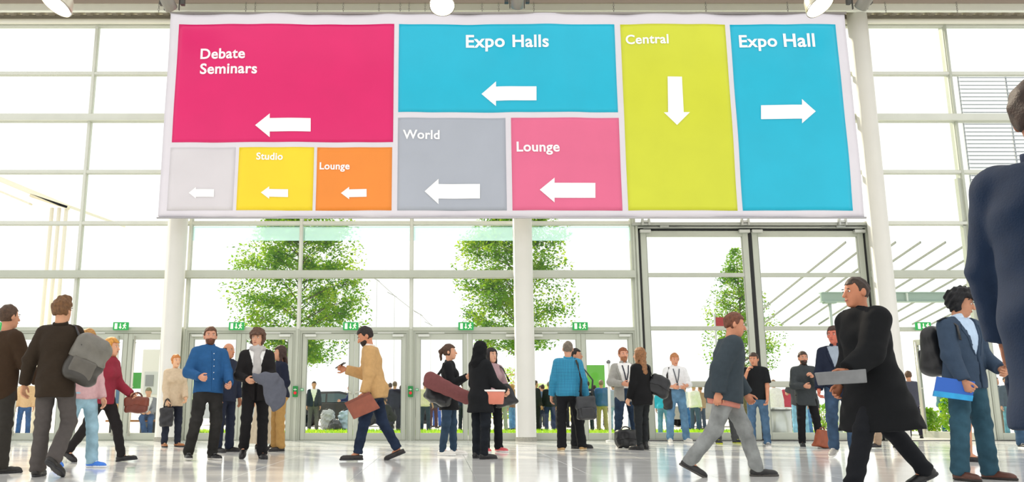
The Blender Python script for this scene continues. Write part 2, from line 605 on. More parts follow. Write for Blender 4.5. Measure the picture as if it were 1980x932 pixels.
# ---- head beams, roof deck, fascia, truss tube
ZH = RZ[-1]
trim(MB().box((XL, YF - 0.05, W(990, 47, YF).z), (XE, YF + 0.15, W(990, 38, YF).z), bev=0.01), 'cream head beam over the glass front', mat('#e6e4d8', 0.5))
trim(MB().tube([(XL, YF - 0.16, W(990, 41.5, YF - .16).z), (XE, YF - 0.16, W(990, 41.5, YF - .16).z)], 0.062, 16), 'round cream tube along the head of the glass front', mat('#e2e0d3', 0.4, metal=0.1))
trim(MB().box((XL, YF + 0.10, W(990, 38, YF).z), (XE, YF + 0.2, W(990, 30, YF + .1).z + .02)), 'grey brown flashing under the roof deck', mat('#a59f92', 0.6))
zc = W(990, 27, YF + 0.0).z
dk = MB()
x = XL
per = 0.30
while x < XE:
    prof = [(x, zc + .09), (x + .06, zc + .09), (x + .10, zc), (x + .22, zc), (x + .26, zc + .09), (x + per, zc + .09)]
    for q in range(len(prof) - 1):
        (xa, za), (xb, zb) = prof[q], prof[q + 1]
        dk.add([(xa, YF - 1.2, za + .0), (xb, YF - 1.2, zb), (xb, YF + .6, zb), (xa, YF + .6, za)], [(3, 2, 1, 0)])
    x += per
dk.box((XL, YF - 1.2, zc + .13), (XE, YF + .6, zc + .2))
struct(dk.build('ceiling', mat('#eee7d8', 0.5)), 'corrugated metal roof deck over the glass front')
YB = 17.6            # banner plane
trim(MB().box((XL, YF - 0.56, W(990, 20.5, YF - .56).z), (XE, YF - 0.46, W(990, 9, YF - .56).z + .05), bev=0.006), 'white fascia beam under the roof deck', mat('#e9ebe3', 0.5))
trim(MB().box((XL, YB + .02, W(990, 7.5, YB + .06).z), (XE, YB + 0.06, W(990, -12, YB).z), bev=0.006), 'dark truss chord over the banner', mat('#85786a', 0.5, metal=0.2))
trim(MB().box((XL, 14.5, 8.62), (XE, 14.7, 8.9)).box((XL, 14.1, 8.62), (XE, 14.15, 8.9)), 'roof beam carrying the round lamps', mat('#8d867a', 0.5, metal=0.3))

# ================================================================== BANNER
def wave(x, z):
    return 0.018 * math.sin(x * 2.1 + 0.6 * math.sin(z * 1.7)) + 0.010 * math.sin(x * 5.3 + z * 1.1 + 1.0) + 0.008 * math.sin(z * 3.0 + x * 0.7) + 0.003 * math.sin(x * 9.0 + z * 2.3)
BX0, BX1 = W(305, 420, YB).x, W(1672, 420, YB).x
BZ0, BZ1 = W(990, 420, YB).z, W(990, 26, YB).z
banner = empty('banner', ((BX0 + BX1) / 2, YB, BZ0))
tag(banner, 'huge hanging banner with coloured direction panels under the roof', 'banner')
bx, bz = banner.location.x, banner.location.z
def sheet(x0, x1, z0, z1, off, thick, name, m, parent, step=0.10):
    nx = max(2, int((x1 - x0) / step)); nz = max(2, int((z1 - z0) / step))
    vs, fs = [], []
    for j in range(nz + 1):
        for i in range(nx + 1):
            X = x0 + (x1 - x0) * i / nx; Z = z0 + (z1 - z0) * j / nz
            vs.append((X - bx, wave(X, Z) - off, Z - bz))
    n = len(vs)
    for j in range(nz + 1):
        for i in range(nx + 1):
            X = x0 + (x1 - x0) * i / nx; Z = z0 + (z1 - z0) * j / nz
            vs.append((X - bx, wave(X, Z) - off + thick, Z - bz))
    st = nx + 1
    for j in range(nz):
        for i in range(nx):
            a = j * st + i
            fs.append((a, a + 1, a + st + 1, a + st))
            fs.append((n + a, n + a + st, n + a + st + 1, n + a + 1))
    for i in range(nx):
        fs.append((i, n + i, n + i + 1, i + 1))
        a = nz * st + i
        fs.append((a, a + 1, n + a + 1, n + a))
    for j in range(nz):
        a = j * st
        fs.append((a, a + st, n + a + st, n + a))
        a = j * st + nx
        fs.append((a, n + a, n + a + st, a + st))
    return MB().add(vs, fs).build(name, m, parent, True)
PVC = lambda c: mat(c, 0.38, noise=0.03, nscale=1.2, spec=0.5)
sheet(BX0, BX1, BZ0, BZ1, 0.0, 0.006, 'banner_cloth', mat('#dcd8e0', 0.55, noise=0.02, nscale=1.5), banner)
MB().tube([(BX0 - .02 - bx, 0, -0.01), (BX1 + .03 - bx, 0, -0.01)], 0.022, 10).build('bottom_rod', mat('#b9b7bb', 0.4, metal=0.4), banner, True)
MB().tube([(BX0 - .02 - bx, 0, BZ1 - bz + .01), (BX1 + .03 - bx, 0, BZ1 - bz + .01)], 0.028, 10).build('top_rod', mat('#9b9692', 0.4, metal=0.5), banner, True)
FONT = {}
def flat_text(body, px0, px1, base_py, name, parent, off=0.016):
    """bold lettering laid on the banner sheet, fitted between two pixel columns at the banner's depth"""
    cu = bpy.data.curves.new('lettering', 'FONT')
    cu.body = body
    cu.size = 1.0
    cu.offset = 0.022
    cu.resolution_u = 4
    cu.space_character = 1.04
    tmp = bpy.data.objects.new('lettering', cu)
    COL.objects.link(tmp)
    dg = bpy.context.evaluated_depsgraph_get()
    me = bpy.data.meshes.new_from_object(tmp.evaluated_get(dg))
    bpy.data.objects.remove(tmp, do_unlink=True)
    xs = [v.co.x for v in me.vertices]
    a, c = W(px0, base_py, YB), W(px1, base_py, YB)
    sc = (c.x - a.x) / (max(xs) - min(xs))
    mn = min(xs)
    for v in me.vertices:
        X = a.x + (v.co.x - mn) * sc
        Z = a.z + v.co.y * sc
        v.co = (X - bx, wave(X, Z) - off, Z - bz)
    me.materials.append(PVC('#fdfdfd'))
    o = link(name, me, parent)
    return o
def arrow_mesh(tip, tail, head, base, shaft, orient, parent, off=0.016):
    """block arrow; pixel extents on the banner. orient l, r or d"""
    if orient in 'lr':
        cy = (head[0] + head[1]) / 2
        pts = [(tip, cy), (base, head[0]), (base, shaft[0]), (tail, shaft[0]), (tail, shaft[1]), (base, shaft[1]), (base, head[1])]
    else:
        cx = (head[0] + head[1]) / 2
        pts = [(cx, tip), (head[0], base), (shaft[0], base), (shaft[0] - 1, tail), (shaft[1] - 3, tail), (shaft[1], base), (head[1], base)]
    v = []
    for (a, b) in pts:
        p = W(a, b, YB)
        v.append((p.x, p.z))
    # head triangle + subdivided shaft
    vs, fs = [], []
    def addp(x, z):
        vs.append((x - bx, wave(x, z) - off, z - bz)); return len(vs) - 1
    n = 12
    pr = None
    for i in range(7):
        f = i / 6
        p = (v[0][0] + (v[1][0] - v[0][0]) * f, v[0][1] + (v[1][1] - v[0][1]) * f)
        q = (v[0][0] + (v[6][0] - v[0][0]) * f, v[0][1] + (v[6][1] - v[0][1]) * f)
        row = [addp(p[0] + (q[0] - p[0]) * g / 4, p[1] + (q[1] - p[1]) * g / 4) for g in range(5)]
        if pr:
            for g in range(4):
                fs.append((pr[g], row[g], row[g + 1], pr[g + 1]))
        pr = row
    prev = None
    for i in range(n + 1):
        f = i / n
        p = (v[2][0] + (v[3][0] - v[2][0]) * f, v[2][1] + (v[3][1] - v[2][1]) * f)
        q = (v[5][0] + (v[4][0] - v[5][0]) * f, v[5][1] + (v[4][1] - v[5][1]) * f)
        cur = (addp(*p), addp(*q))
        if prev:
            fs.append((prev[0], cur[0], cur[1], prev[1]))
        prev = cur
    return MB().add(vs, fs).build('arrow', PVC('#fdfdfd'), parent)
def panel(l, t, r, b, color, label):
    p0, p1 = W(l, b, YB), W(r, b, YB)
    z1 = W(l, t, YB).z
    o = sheet(p0.x, p1.x, p0.z, z1, 0.004, 0.003, 'colour_panel', PVC(color), banner)
    o['label'] = label
    return o
p = panel(332, 47, 760, 275, '#da0d68', 'magenta panel reading Debate Seminars')
flat_text('Debate', 387, 474, 113, 'lettering', p); flat_text('Seminars', 386, 497, 142, 'lettering', p)
arrow_mesh(494, 601, (220, 266), 522, (229, 255), 'l', p)
p = panel(322, 285, 450, 407, '#d3cfd4', 'pale grey panel with only an arrow'); arrow_mesh(365, 414, (362, 384), 379, (366, 381), 'l', p)
p = panel(457, 285, 604, 407, '#f0d31c', 'yellow panel reading Studio'); flat_text('Studio', 496, 547, 309, 'lettering', p); arrow_mesh(505, 557, (361, 385), 521, (366, 381), 'l', p)
p = panel(610, 285, 757, 407, '#ee8a2c', 'orange panel reading Lounge'); flat_text('Lounge', 618, 676, 327, 'lettering', p); arrow_mesh(659, 709, (361, 385), 675, (366, 381), 'l', p)
p = panel(770, 47, 1195, 217, '#02b4d4', 'wide cyan panel reading Expo Halls'); flat_text('Expo', 901, 976, 91, 'lettering', p); flat_text('Halls', 991, 1061, 91, 'lettering', p); arrow_mesh(931, 1037, (158, 205), 959, (168, 195), 'l', p)
p = panel(768, 228, 980, 407, '#a9afbb', 'grey panel reading World'); flat_text('World', 779, 850, 269, 'lettering', p); arrow_mesh(821, 928, (346, 395), 848, (356, 384), 'l', p)
p = panel(991, 228, 1204, 407, '#e2678f', 'pink panel reading Lounge'); flat_text('Lounge', 999, 1082, 293, 'lettering', p); arrow_mesh(1043, 1151, (344, 392), 1072, (354, 383), 'l', p)
p = panel(1215, 47, 1427, 407, '#cfd52f', 'lime green panel reading Central'); flat_text('Central', 1210, 1292, 85, 'lettering', p); arrow_mesh(243, 149, (1283, 1333), 218, (1291, 1321), 'd', p)
p = panel(1437, 47, 1650, 407, '#02b4d4', 'narrow cyan panel reading Expo Hall'); flat_text('Expo', 1430, 1502, 91, 'lettering', p); flat_text('Hall', 1515, 1575, 91, 'lettering', p); arrow_mesh(1577, 1472, (192, 239), 1550, (203, 230), 'r', p)
# hanging chains
for i, px in enumerate((308, 476, 494, 614, 664, 733, 774, 791, 822, 932, 964, 1032, 1186, 1364, 1522, 1711, 1849)):
    top = W(px, 4, YB); bot = W(px, 24, YB)
    ch = empty('hanging_chain', (top.x, YB - .0, bot.z))
    tag(ch, ['thin chain holding up the big banner', 'thin chain holding up the big banner'][0] if i < 15 else 'thin chain beyond the banner end, chain %s' % ('nearer the column', 'nearer the big navy coat')[i - 15], 'chain', 'chains holding the banner' if i < 15 else 'loose chains by the roof deck')
    L = top.z - bot.z
    n = 5
    b1 = MB()
    for k in range(n):
        z = L * (k + .5) / n
        r = L / n * .62
        pts = []
        for q in range(9):
            t = 2 * PI * q / 8
            if k % 2: pts.append((math.cos(t) * .016, 0, z + math.sin(t) * r))
            else: pts.append((0, math.cos(t) * .016, z + math.sin(t) * r))
        b1.tube(pts, 0.004, 5, cap=False)
    b1.build('chain_links', mat('#6f6c66', 0.4, metal=0.7), ch, True)

# ================================================================== LAMPS AND SPOTS UNDER THE ROOF
def round_lamp(px, py, Y, dia, tilt, label):
    c = W(px, py, Y)
    root = empty('ceiling_lamp', c)
    tag(root, label, 'lamp', 'round lamps under the roof')
    R = Euler((tilt[0], tilt[1], 0)).to_matrix().to_4x4()
    r = dia / 2
    MB().lathe([(r, 0), (r * 1.02, .01), (r * .98, .05), (r * .72, .22), (r * .42, .33), (r * .40, .45), (r * .38, .47)], 36, R, cap=False).build('lamp_shade', mat('#cfcbb9', 0.35, metal=0.4), root, True)
    MB().lathe([(r * .97, .012), (r * .5, .018), (0.001, .02)], 36, R, cap=False).build('lamp_glass', mat('#fff6e4', 0.4, emit=9.0), root, True)
    MB().lathe([(r * 1.03, -.004), (r * 1.03, .014), (r * .96, .014), (r * .96, -.004)], 36, R, cap=False).build('lamp_rim', mat('#a9a595', 0.3, metal=0.6), root, True)
    top = R @ Vector((0, 0, .46))
    MB().tube([top, top + Vector((0, 0, .12)), (top.x, top.y, 8.66 - c.z if c.z < 8.5 else top.z + .4)], 0.02, 8).build('lamp_stem', mat('#8d8a80', 0.4, metal=0.6), root, True)
    ld = bpy.data.lights.new('lamp_light', 'SPOT')
    ld.energy = 60; ld.spot_size = rad(110); ld.shadow_soft_size = r * .8; ld.color = (1, .95, .85)
    lo = link('lamp_light', ld, root)
    lo.location = R @ Vector((0, 0, -.05))
    lo.rotation_euler = (tilt[0], tilt[1], 0)
round_lamp(108, 10, 14.4, 0.60, (rad(-14), rad(24)), 'round lamp with cream shade over the left-hand windows')
round_lamp(855, 12, 14.4, 0.45, (rad(-24), rad(2)), 'round lamp with glowing glass over the cyan banner panel')
round_lamp(1586, 12, 14.4, 0.52, (rad(-20), rad(-22)), 'round lamp with silver shade over the narrow cyan panel')
for px, py, l in ((332, 18, 'short grey spotlight at the magenta end of the banner'), (1000, 14, 'short grey spotlight over the middle of the banner'), (1663, 16, 'short grey spotlight over the end column')):
    Y = 16.6
    c = W(px, py, Y)
    root = empty('spotlight', c); tag(root, l, 'spotlight', 'grey spotlights under the roof')
    R = Euler((rad(52), 0, rad((px - 1000) * .03))).to_matrix().to_4x4()
    R2 = Matrix.Rotation(PI, 4, 'X')
    MB().lathe([(.13, 0), (.135, .01), (.135, .26), (.12, .30)], 24, R).build('spot_body', mat('#8b8880', 0.4, metal=0.4), root, True)
    MB().lathe([(.118, -.006), (.001, -.004)], 24, R, cap=False).build('spot_glass', mat('#a19f98', 0.25), root)
    b = MB()
    for s in (-1, 1):
        b.box((s * .145, -.02, -.02), (s * .16, .02, .34))
    b.box((-.16, -.03, .32), (.16, .03, .36)).box((-.26, -.04, .10), (-.18, .06, .36)).box((.18, -.04, .10), (.26, .06, .36))
    b.build('spot_bracket', mat('#4a4945', 0.5, metal=0.4), root)

# ================================================================== EXIT SIGNS AND CALL BOXES
def exit_sign(px, py, label, Y=None):
    Y = Y or YF - 0.14
    c = W(px, py, Y)
    root = empty('exit_sign', c)
    tag(root, label, 'exit sign', 'green exit signs on the door heads')
    w, h = .165, .085
    MB().box((-w, 0, -h), (w, .05, h), bev=.006).build('sign_box', mat('#1f9c4c', 0.4, emit=0.15), root)
    wm = mat('#fbfbd8', 0.4, emit=0.5)
    MB().box((-.125, -.003, -.06), (-.07, .0, .06)).build('door_symbol', wm, root)
    MB().poly([(-.012, .055), (.006, .055), (.006, -.02), (.03, -.02), (-.003, -.06), (-.036, -.02), (-.012, -.02)], -.003, 0).build('arrow_symbol', wm, root)
    b = MB()
    b.ell((.098, -.002, .052), (.014, .002, .014))
    for q in ([(.075, .035), (.105, .03), (.098, -.005), (.075, -.012), (.062, .0)], [(.095, .03), (.128, .012), (.122, .002), (.093, .016)],
              [(.075, .035), (.048, .02), (.052, .01), (.08, .022)], [(.08, -.008), (.112, -.024), (.118, -.055), (.105, -.055), (.1, -.033), (.07, -.012)],
              [(.075, -.012), (.062, -.04), (.038, -.05), (.04, -.06), (.072, -.05), (.09, -.012)]):
        b.poly(q, -.003, 0)
    b.build('running_figure', wm, root)
    MB().box((-.05, .05, .03), (.05, .16, .06)).build('sign_bracket', frame, root)
for px, l in ((6, 'green exit sign over the doors at the far left edge'), (233, 'green exit sign over the doors with long pull bars'), (457, 'green exit sign above the man in a blue shirt'),
              (678, 'green exit sign above the man in a tan jacket'), (901, 'green exit sign above the ponytailed woman'), (1122, 'green exit sign above the man in a checked shirt'),
              (1786, 'green exit sign above the open doorway by the backpack')):
    exit_sign(px, 630.5, l)
for i, x in enumerate((MX[3], MX[4])):
    c = W(566 if i == 0 else 790, 757, YF - .14)
    root = empty('emergency_call_box', (x - 0.0, YF - .105, c.z))
    tag(root, 'green emergency door release box %s' % ('behind the man in a navy jumper', 'beside the ponytailed woman'), 'call box', 'green door release boxes') if False else tag(root, ('green emergency release box on the post near the tan jacket man', 'green emergency release box on the post near the ponytailed woman')[i], 'call box', 'green door release boxes')
    MB().box((-.055, -.06, -.115), (.055, 0, .115), bev=.008).build('box_body', mat('#17803c', 0.4), root)
    MB().lathe([(.032, 0), (.032, .016), (.025, .022)], 16, TM((.0, -.06, -.03), rx=PI / 2)).build('push_button', mat('#e0202e', 0.3), root)
    MB().box((-.035, -.063, .035), (.03, -.06, .045)).box((-.008, -.063, .022), (.004, -.06, .06)).build('arrow_mark', mat('#f4f6ef', 0.4), root)
    st = MB().box((.10, .0, .015), (.17, .012, .065))
    st.build('green_sticker', mat('#1f9a5a', 0.5), root)
    MB().box((.113, -.002, .026), (.128, .0, .055)).box((.142, -.002, .026), (.157, .0, .055)).build('sticker_mark', mat('#eef4ee', 0.5), root)
# ================================================================== BODY BUILDER: distance fields -> one smooth skin
def nrm(v):
    v = np.asarray(v, float)
    return v / max(1e-9, np.linalg.norm(v))
def rc(P, a, b, r1, r2):
    ba = b - a
    q = P - a
    t = np.clip(q @ ba / max(1e-9, ba @ ba), 0, 1)
    d = q - t[:, None] * ba
    return np.sqrt((d * d).sum(1)) - (r1 + (r2 - r1) * t)
def rcs(P, a, b, r1, r2, n, s):
    """round cone squashed by s along n"""
    ba = b - a
    q = P - a
    t = np.clip(q @ ba / max(1e-9, ba @ ba), 0, 1)
    d = q - t[:, None] * ba
    dn = d @ n
    l2 = (d * d).sum(1) + dn * dn * (1 / s ** 2 - 1)
    return (np.sqrt(np.maximum(l2, 0)) - (r1 + (r2 - r1) * t)) * (0.5 + 0.5 * s)
def elp(P, c, ax, r):
    q = (P - c) @ np.asarray(ax).T
    r = np.asarray(r)
    k0 = np.sqrt(((q / r) ** 2).sum(1))
    k1 = np.sqrt(((q / r ** 2) ** 2).sum(1))
    return k0 * (k0 - 1) / np.maximum(k1, 1e-6)
def rbox(P, c, ax, b, r):
    q = np.abs((P - c) @ np.asarray(ax).T) - (np.asarray(b) - r)
    return np.sqrt((np.maximum(q, 0) ** 2).sum(1)) + np.minimum(q.max(1), 0) - r
def smin(a, b, k):
    h = np.maximum(k - np.abs(a - b), 0) / k
    return np.minimum(a, b) - h * h * k * 0.25
def su(k, *ds):
    d = ds[0]
    for e in ds[1:]:
        d = smin(d, e, k)
    return d
_EC = [(0, 1), (2, 3), (4, 5), (6, 7), (0, 2), (1, 3), (4, 6), (5, 7), (0, 4), (1, 5), (2, 6), (3, 7)]
def snet(fn, lo, hi, h):
    lo = np.asarray(lo, float); hi = np.asarray(hi, float)
    n = np.maximum(np.ceil((hi - lo) / h).astype(int) + 1, 3)
    ax = [lo[i] + np.arange(n[i]) * h for i in range(3)]
    g = np.stack(np.meshgrid(*ax, indexing='ij'), -1).reshape(-1, 3)
    F = fn(g).reshape(n)
    F[0] = F[-1] = 1e-3 + np.abs(F[0]).max() * 0 + 0.01
    F[:, 0] = F[:, -1] = 0.01
    F[:, :, 0] = F[:, :, -1] = 0.01
    S = F < 0
    c = n - 1
    cnt = np.zeros(c, np.int8)
    for i in (0, 1):
        for j in (0, 1):
            for k in (0, 1):
                cnt += S[i:c[0] + i, j:c[1] + j, k:c[2] + k]
    act = (cnt > 0) & (cnt < 8)
    idx = np.argwhere(act)
    if len(idx) == 0:
        return np.zeros((0, 3)), np.zeros((0, 4), int)
    vid = -np.ones(c, np.int64)
    vid[act] = np.arange(len(idx))
    corner = np.array([(i, j, k) for i in (0, 1) for j in (0, 1) for k in (0, 1)])
    fv = np.stack([F[idx[:, 0] + a, idx[:, 1] + b, idx[:, 2] + d] for a, b, d in corner], 1)
    acc = np.zeros((len(idx), 3)); num = np.zeros(len(idx))
    for a, b in _EC:
        m = (fv[:, a] < 0) != (fv[:, b] < 0)
        t = np.where(m, fv[:, a] / np.where(m, fv[:, a] - fv[:, b], 1), 0)
        p = corner[a] + t[:, None] * (corner[b] - corner[a])
        acc += np.where(m[:, None], p, 0); num += m
    V = lo + (idx + acc / num[:, None]) * h
    Q = []
    for axn in range(3):
        o1, o2 = [(1, 2), (2, 0), (0, 1)][axn]
        sl0 = [slice(1, -1)] * 3; sl1 = [slice(1, -1)] * 3
        sl0[axn] = slice(0, -1); sl1[axn] = slice(1, None)
        A = S[tuple(sl0)]; B = S[tuple(sl1)]
        e = np.argwhere(A != B)
        if len(e) == 0: continue
        flip = A[e[:, 0], e[:, 1], e[:, 2]]
        base = e.copy()
        base[:, o1] += 1; base[:, o2] += 1
        def cell(d1, d2):
            q = base.copy(); q[:, o1] -= d1; q[:, o2] -= d2
            return vid[q[:, 0], q[:, 1], q[:, 2]]
        q = np.stack([cell(1, 1), cell(0, 1), cell(0, 0), cell(1, 0)], 1)
        q[~flip] = q[~flip][:, ::-1]
        Q.append(q)
    Q = np.concatenate(Q)
    Q = Q[(Q >= 0).all(1)]
    return V, Q
def sdf_mesh(name, parts, m, parent=None):
    """parts: list of (fn, lo, hi, h); joined into one mesh"""
    vs, qs, o = [], [], 0
    for fn, lo, hi, h in parts:
        v, q = snet(fn, lo, hi, h)
        vs.append(v); qs.append(q + o); o += len(v)
    v = np.concatenate(vs); q = np.concatenate(qs)
    if len(q) == 0:
        return None
    me = mesh_np(name, v, q.ravel(), np.arange(len(q)) * 4)
    me.materials.append(m)
    return link(name, me, parent)
def bounds(pts, pad):
    a = np.array(pts)
    return a.min(0) - pad, a.max(0) + pad
def folds(P, rs, amp, kz=70.0, kx=30.0):
    d = np.zeros(len(P))
    for i in range(4):
        k = np.array([rs.uniform(-kx, kx), rs.uniform(-kx, kx), rs.uniform(.4, 1) * kz * rs.choice([-1, 1])])
        d += np.sin(P @ k + rs.uniform(0, 6.3))
    return d * amp * 0.5
def D(a, b, side):
    a, b = rad(a), rad(b)
    return np.array([side * math.sin(b), -math.sin(a) * math.cos(b), -math.cos(a) * math.cos(b)])

STAND = ((4, 10, 10, 6, 25), (4, 10, 10, 6, 25))
LEGS0 = ((1, 4, -2, 2, 0), (1, 4, -2, 2, 0))
def rotz(v, deg):
    c, s = math.cos(rad(deg)), math.sin(rad(deg))
    return np.array([v[0] * c - v[1] * s, v[0] * s + v[1] * c, v[2]])

def person(label, px, foot, H, face, top, bottom, shoes, hair, skin='#c58d6e', lean=(0, 0), arms=STAND, legs=LEGS0, head=(0, 0),
           fem=False, build=1.0, vox=0.014, z=0.0, group=None, beard=None, sole='#2a2a2a', toe=12, detail=True, lift=0.0, Y=None):
    """a clothed figure. face: 0 = towards the camera, 90 = to the picture's right, 180 = away.
    arms / legs: (A, B), A on the figure's own left. arm = upper swing, upper spread, fore swing, fore spread, curl;
    leg = thigh swing, spread, shin swing, spread, heel lift."""
    rs = random.Random(label)
    s = H / 1.75
    bw = build * (0.9 if fem else 1.0)
    O = np.zeros(3)
    u = nrm([math.sin(rad(lean[1])), -math.sin(rad(lean[0])), math.cos(rad(lean[0])) * math.cos(rad(lean[1]))])
    xr = nrm(np.array([1., 0, 0]) - u * u[0])
    fr = -np.cross(u, xr)
    waist = O + u * .12 * s; chest = O + u * .33 * s; nb = O + u * .505 * s
    sh = {+1: O + u * .43 * s + xr * .163 * s * bw, -1: O + u * .43 * s - xr * .163 * s * bw}
    hip = {+1: np.array([.088 * s, 0, -.03 * s]), -1: np.array([-.088 * s, 0, -.03 * s])}
    # head frame
    yaw, pit = head
    hf0 = math.cos(rad(yaw)) * fr + math.sin(rad(yaw)) * xr
    hu = nrm(u * math.cos(rad(pit)) + hf0 * math.sin(rad(pit)))
    hu = nrm(hu * 0.6 + np.array([0, 0, 1.]) * 0.4 + hf0 * math.sin(rad(pit)) * 0.4)
    hf = nrm(hf0 - hu * (hf0 @ hu))
    hx = np.cross(hu, -hf)
    hx = nrm(np.cross(-hf, hu)) if hx @ xr < 0 else hx
    hc = nb + u * .085 * s + hu * .075 * s + hf * .018 * s
    HA = np.stack([hx, hf, hu])
    el, wr, hd, kn, an, ft, fx = {}, {}, {}, {}, {}, {}, {}
    for sd, a, l in ((1, arms[0], legs[0]), (-1, arms[1], legs[1])):
        d1 = D(a[0], a[1], sd); d2 = D(a[2], a[3], sd)
        M3 = np.stack([xr, -fr, u], 1)
        d1 = nrm(M3 @ d1); d2 = nrm(M3 @ d2)
        el[sd] = sh[sd] + d1 * .285 * s; wr[sd] = el[sd] + d2 * .255 * s; hd[sd] = d2
        t1 = D(l[0], l[1], sd); t2 = D(l[2], l[3], sd)
        kn[sd] = hip[sd] + t1 * .43 * s; an[sd] = kn[sd] + t2 * .42 * s
        p = rad(l[4])
        f = rotz(np.array([0, -math.cos(p), -math.sin(p)]), sd * toe)
        ft[sd] = f
        fx[sd] = nrm(np.cross(f, [0, 0, 1.])) if abs(f[2]) < .95 else np.array([1., 0, 0])
    low = []
    for sd in (1, -1):
        fu = np.cross(fx[sd], ft[sd]); fu = fu if fu[2] > 0 else -fu
        low += [(an[sd] - fu * .085 * s - ft[sd] * .05 * s)[2], (an[sd] - fu * .085 * s + ft[sd] * .17 * s)[2]]
    dz = np.array([0, 0, -min(low) + lift])
    O = O + dz; waist = waist + dz; chest = chest + dz; nb = nb + dz; hc = hc + dz
    for dct in (sh, hip, el, wr, kn, an):
        for k in dct: dct[k] = dct[k] + dz
    hipr = (.165 if fem else .150) * s * build
    wstr = (.118 if fem else .134) * s * build
    chr_ = (.142 if fem else .158) * s * build
    SQ = .68
    def torso(P, g=0.0, k=.05):
        d = rcs(P, O - u * .03 * s, waist, hipr + g, wstr + g, fr, SQ)
        d = smin(d, rcs(P, waist, chest, wstr + g, chr_ + g, fr, SQ), k)
        d = smin(d, rcs(P, chest, nb - u * .07 * s, chr_ + g, .10 * s + g, fr, SQ), k)
        for sd in (1, -1):
            d = smin(d, rc(P, nb - u * .055 * s, sh[sd], .062 * s + g, .05 * s + g), .05)
        if fem:
            for sd in (1, -1):
                d = smin(d, elp(P, chest + fr * .085 * s + xr * sd * .07 * s - u * .02 * s, np.stack([xr, fr, u]), np.array([.065, .06, .065]) * s + g), .04)
        d = smin(d, elp(P, O - fr * .05 * s - u * .05 * s, np.stack([xr, fr, u]), np.array([.14, .10, .10]) * s * build + g), .05)
        return d
    def arm(P, g, sd, upto=1.0, k=.03):
        d = rc(P, sh[sd], el[sd], .054 * s * build + g, .044 * s * build + g)
        d = smin(d, rc(P, el[sd], wr[sd], .043 * s * build + g, .03 * s + g), k)
        return d
    def leg(P, g, sd, k=.03, calf=True):
        d = rc(P, hip[sd], kn[sd], .086 * s * build + g, .056 * s * build + g)
        d = smin(d, rc(P, kn[sd], an[sd], .055 * s * build + g, .038 * s + g), k)
        if calf:
            sd_ = nrm(an[sd] - kn[sd])
            d = smin(d, elp(P, kn[sd] + (an[sd] - kn[sd]) * .3 - fr * .02 * s, np.stack([np.cross(sd_, fr), fr - sd_ * (fr @ sd_), sd_]), np.array([.05, .05, .12]) * s + g), .03)
        return d
    # ---------- body
    def headf(P):
        d = elp(P, hc + hu * .022 * s - hf * .012 * s, HA, np.array([.076, .096, .098]) * s)
        d = smin(d, elp(P, hc - hu * .045 * s + hf * .028 * s, HA, np.array([.058, .066, .074]) * s), .03)
        d = smin(d, elp(P, hc - hu * .098 * s + hf * .062 * s, HA, np.array([.028, .024, .02]) * s), .03)
        for e in (1, -1):
            d = np.maximum(d, -elp(P, hc + hf * .102 * s + hx * e * .034 * s + hu * .008 * s, HA, np.array([.02, .02, .013]) * s))
            d = smin(d, elp(P, hc + hx * e * .079 * s - hf * .012 * s - hu * .008 * s, HA, np.array([.012, .022, .034]) * s), .01)
        d = smin(d, rc(P, hc + hf * .088 * s + hu * .012 * s, hc + hf * .112 * s - hu * .03 * s, .009 * s, .014 * s), .012)
        d = smin(d, elp(P, hc + hf * .085 * s - hu * .063 * s, HA, np.array([.024, .014, .010]) * s), .012)
        d = smin(d, rc(P, nb - u * .04 * s, hc - hu * .05 * s - hf * .015 * s, .057 * s * bw, .052 * s * bw), .03)
        return d
    def handf(sd, curl):
        w, d = wr[sd], hd[sd]
        n = nrm(np.cross(d, xr if abs(d @ xr) < .8 else fr))
        inw = -xr * sd
        n = nrm(inw - d * (inw @ d)) if abs(inw @ d) < .9 else n
        l = np.cross(n, d)
        if l @ (fr + u * .3) < 0: l = -l
        prim = []
        def fun(P):
            q = elp(P, w + d * .052 * s, np.stack([d, l, n]), np.array([.054, .04, .018]) * s)
            q = smin(q, rc(P, w - d * .06 * s, w + d * .02 * s, .029 * s, .024 * s), .02)
            for i, (off, L) in enumerate(((.03, .072), (.01, .08), (-.011, .076), (-.03, .06))):
                b0 = w + d * (.088 - abs(off) * .25) * s + l * off * s
                c1, c2 = rad(curl), rad(curl * 2.1)
                e1 = b0 + (d * math.cos(c1) + n * math.sin(c1)) * L * .52 * s
                e2 = e1 + (d * math.cos(c2) + n * math.sin(c2)) * L * .55 * s
                q = smin(q, np.minimum(rc(P, b0, e1, .0098 * s, .009 * s), rc(P, e1, e2, .009 * s, .0076 * s)), .006)
            t0 = w + d * .025 * s + l * .03 * s
            t1 = t0 + nrm(d * .7 + l * .6 + n * .3) * .045 * s
            t2 = t1 + nrm(d * .9 + l * .2 + n * .35) * .038 * s
            q = smin(q, np.minimum(rc(P, t0, t1, .014 * s, .011 * s), rc(P, t1, t2, .011 * s, .009 * s)), .01)
            return q
        return fun, w, d
    def bodyf(P):
        d = torso(P, -.012)
        for sd in (1, -1):
            d = smin(d, arm(P, -.003, sd), .02)
            d = smin(d, leg(P, -.008, sd, calf=(bottom.get('kind') == 'skirt')), .03)
            d = smin(d, rc(P, an[sd], an[sd] + ft[sd] * .11 * s - np.array([0, 0, .055 * s]), .034 * s, .018 * s), .02)
        return d
    allp = [O, waist, chest, nb] + [dct[k] for dct in (sh, el, wr, kn, an) for k in (1, -1)]
    lo, hi = bounds(allp, .22 * s)
    hv = vox * (.62 if detail else 1.0)
    short = top.get('sleeve', 1.0) < .9 or bottom.get('hem', 0) > .2 or top.get('bare')
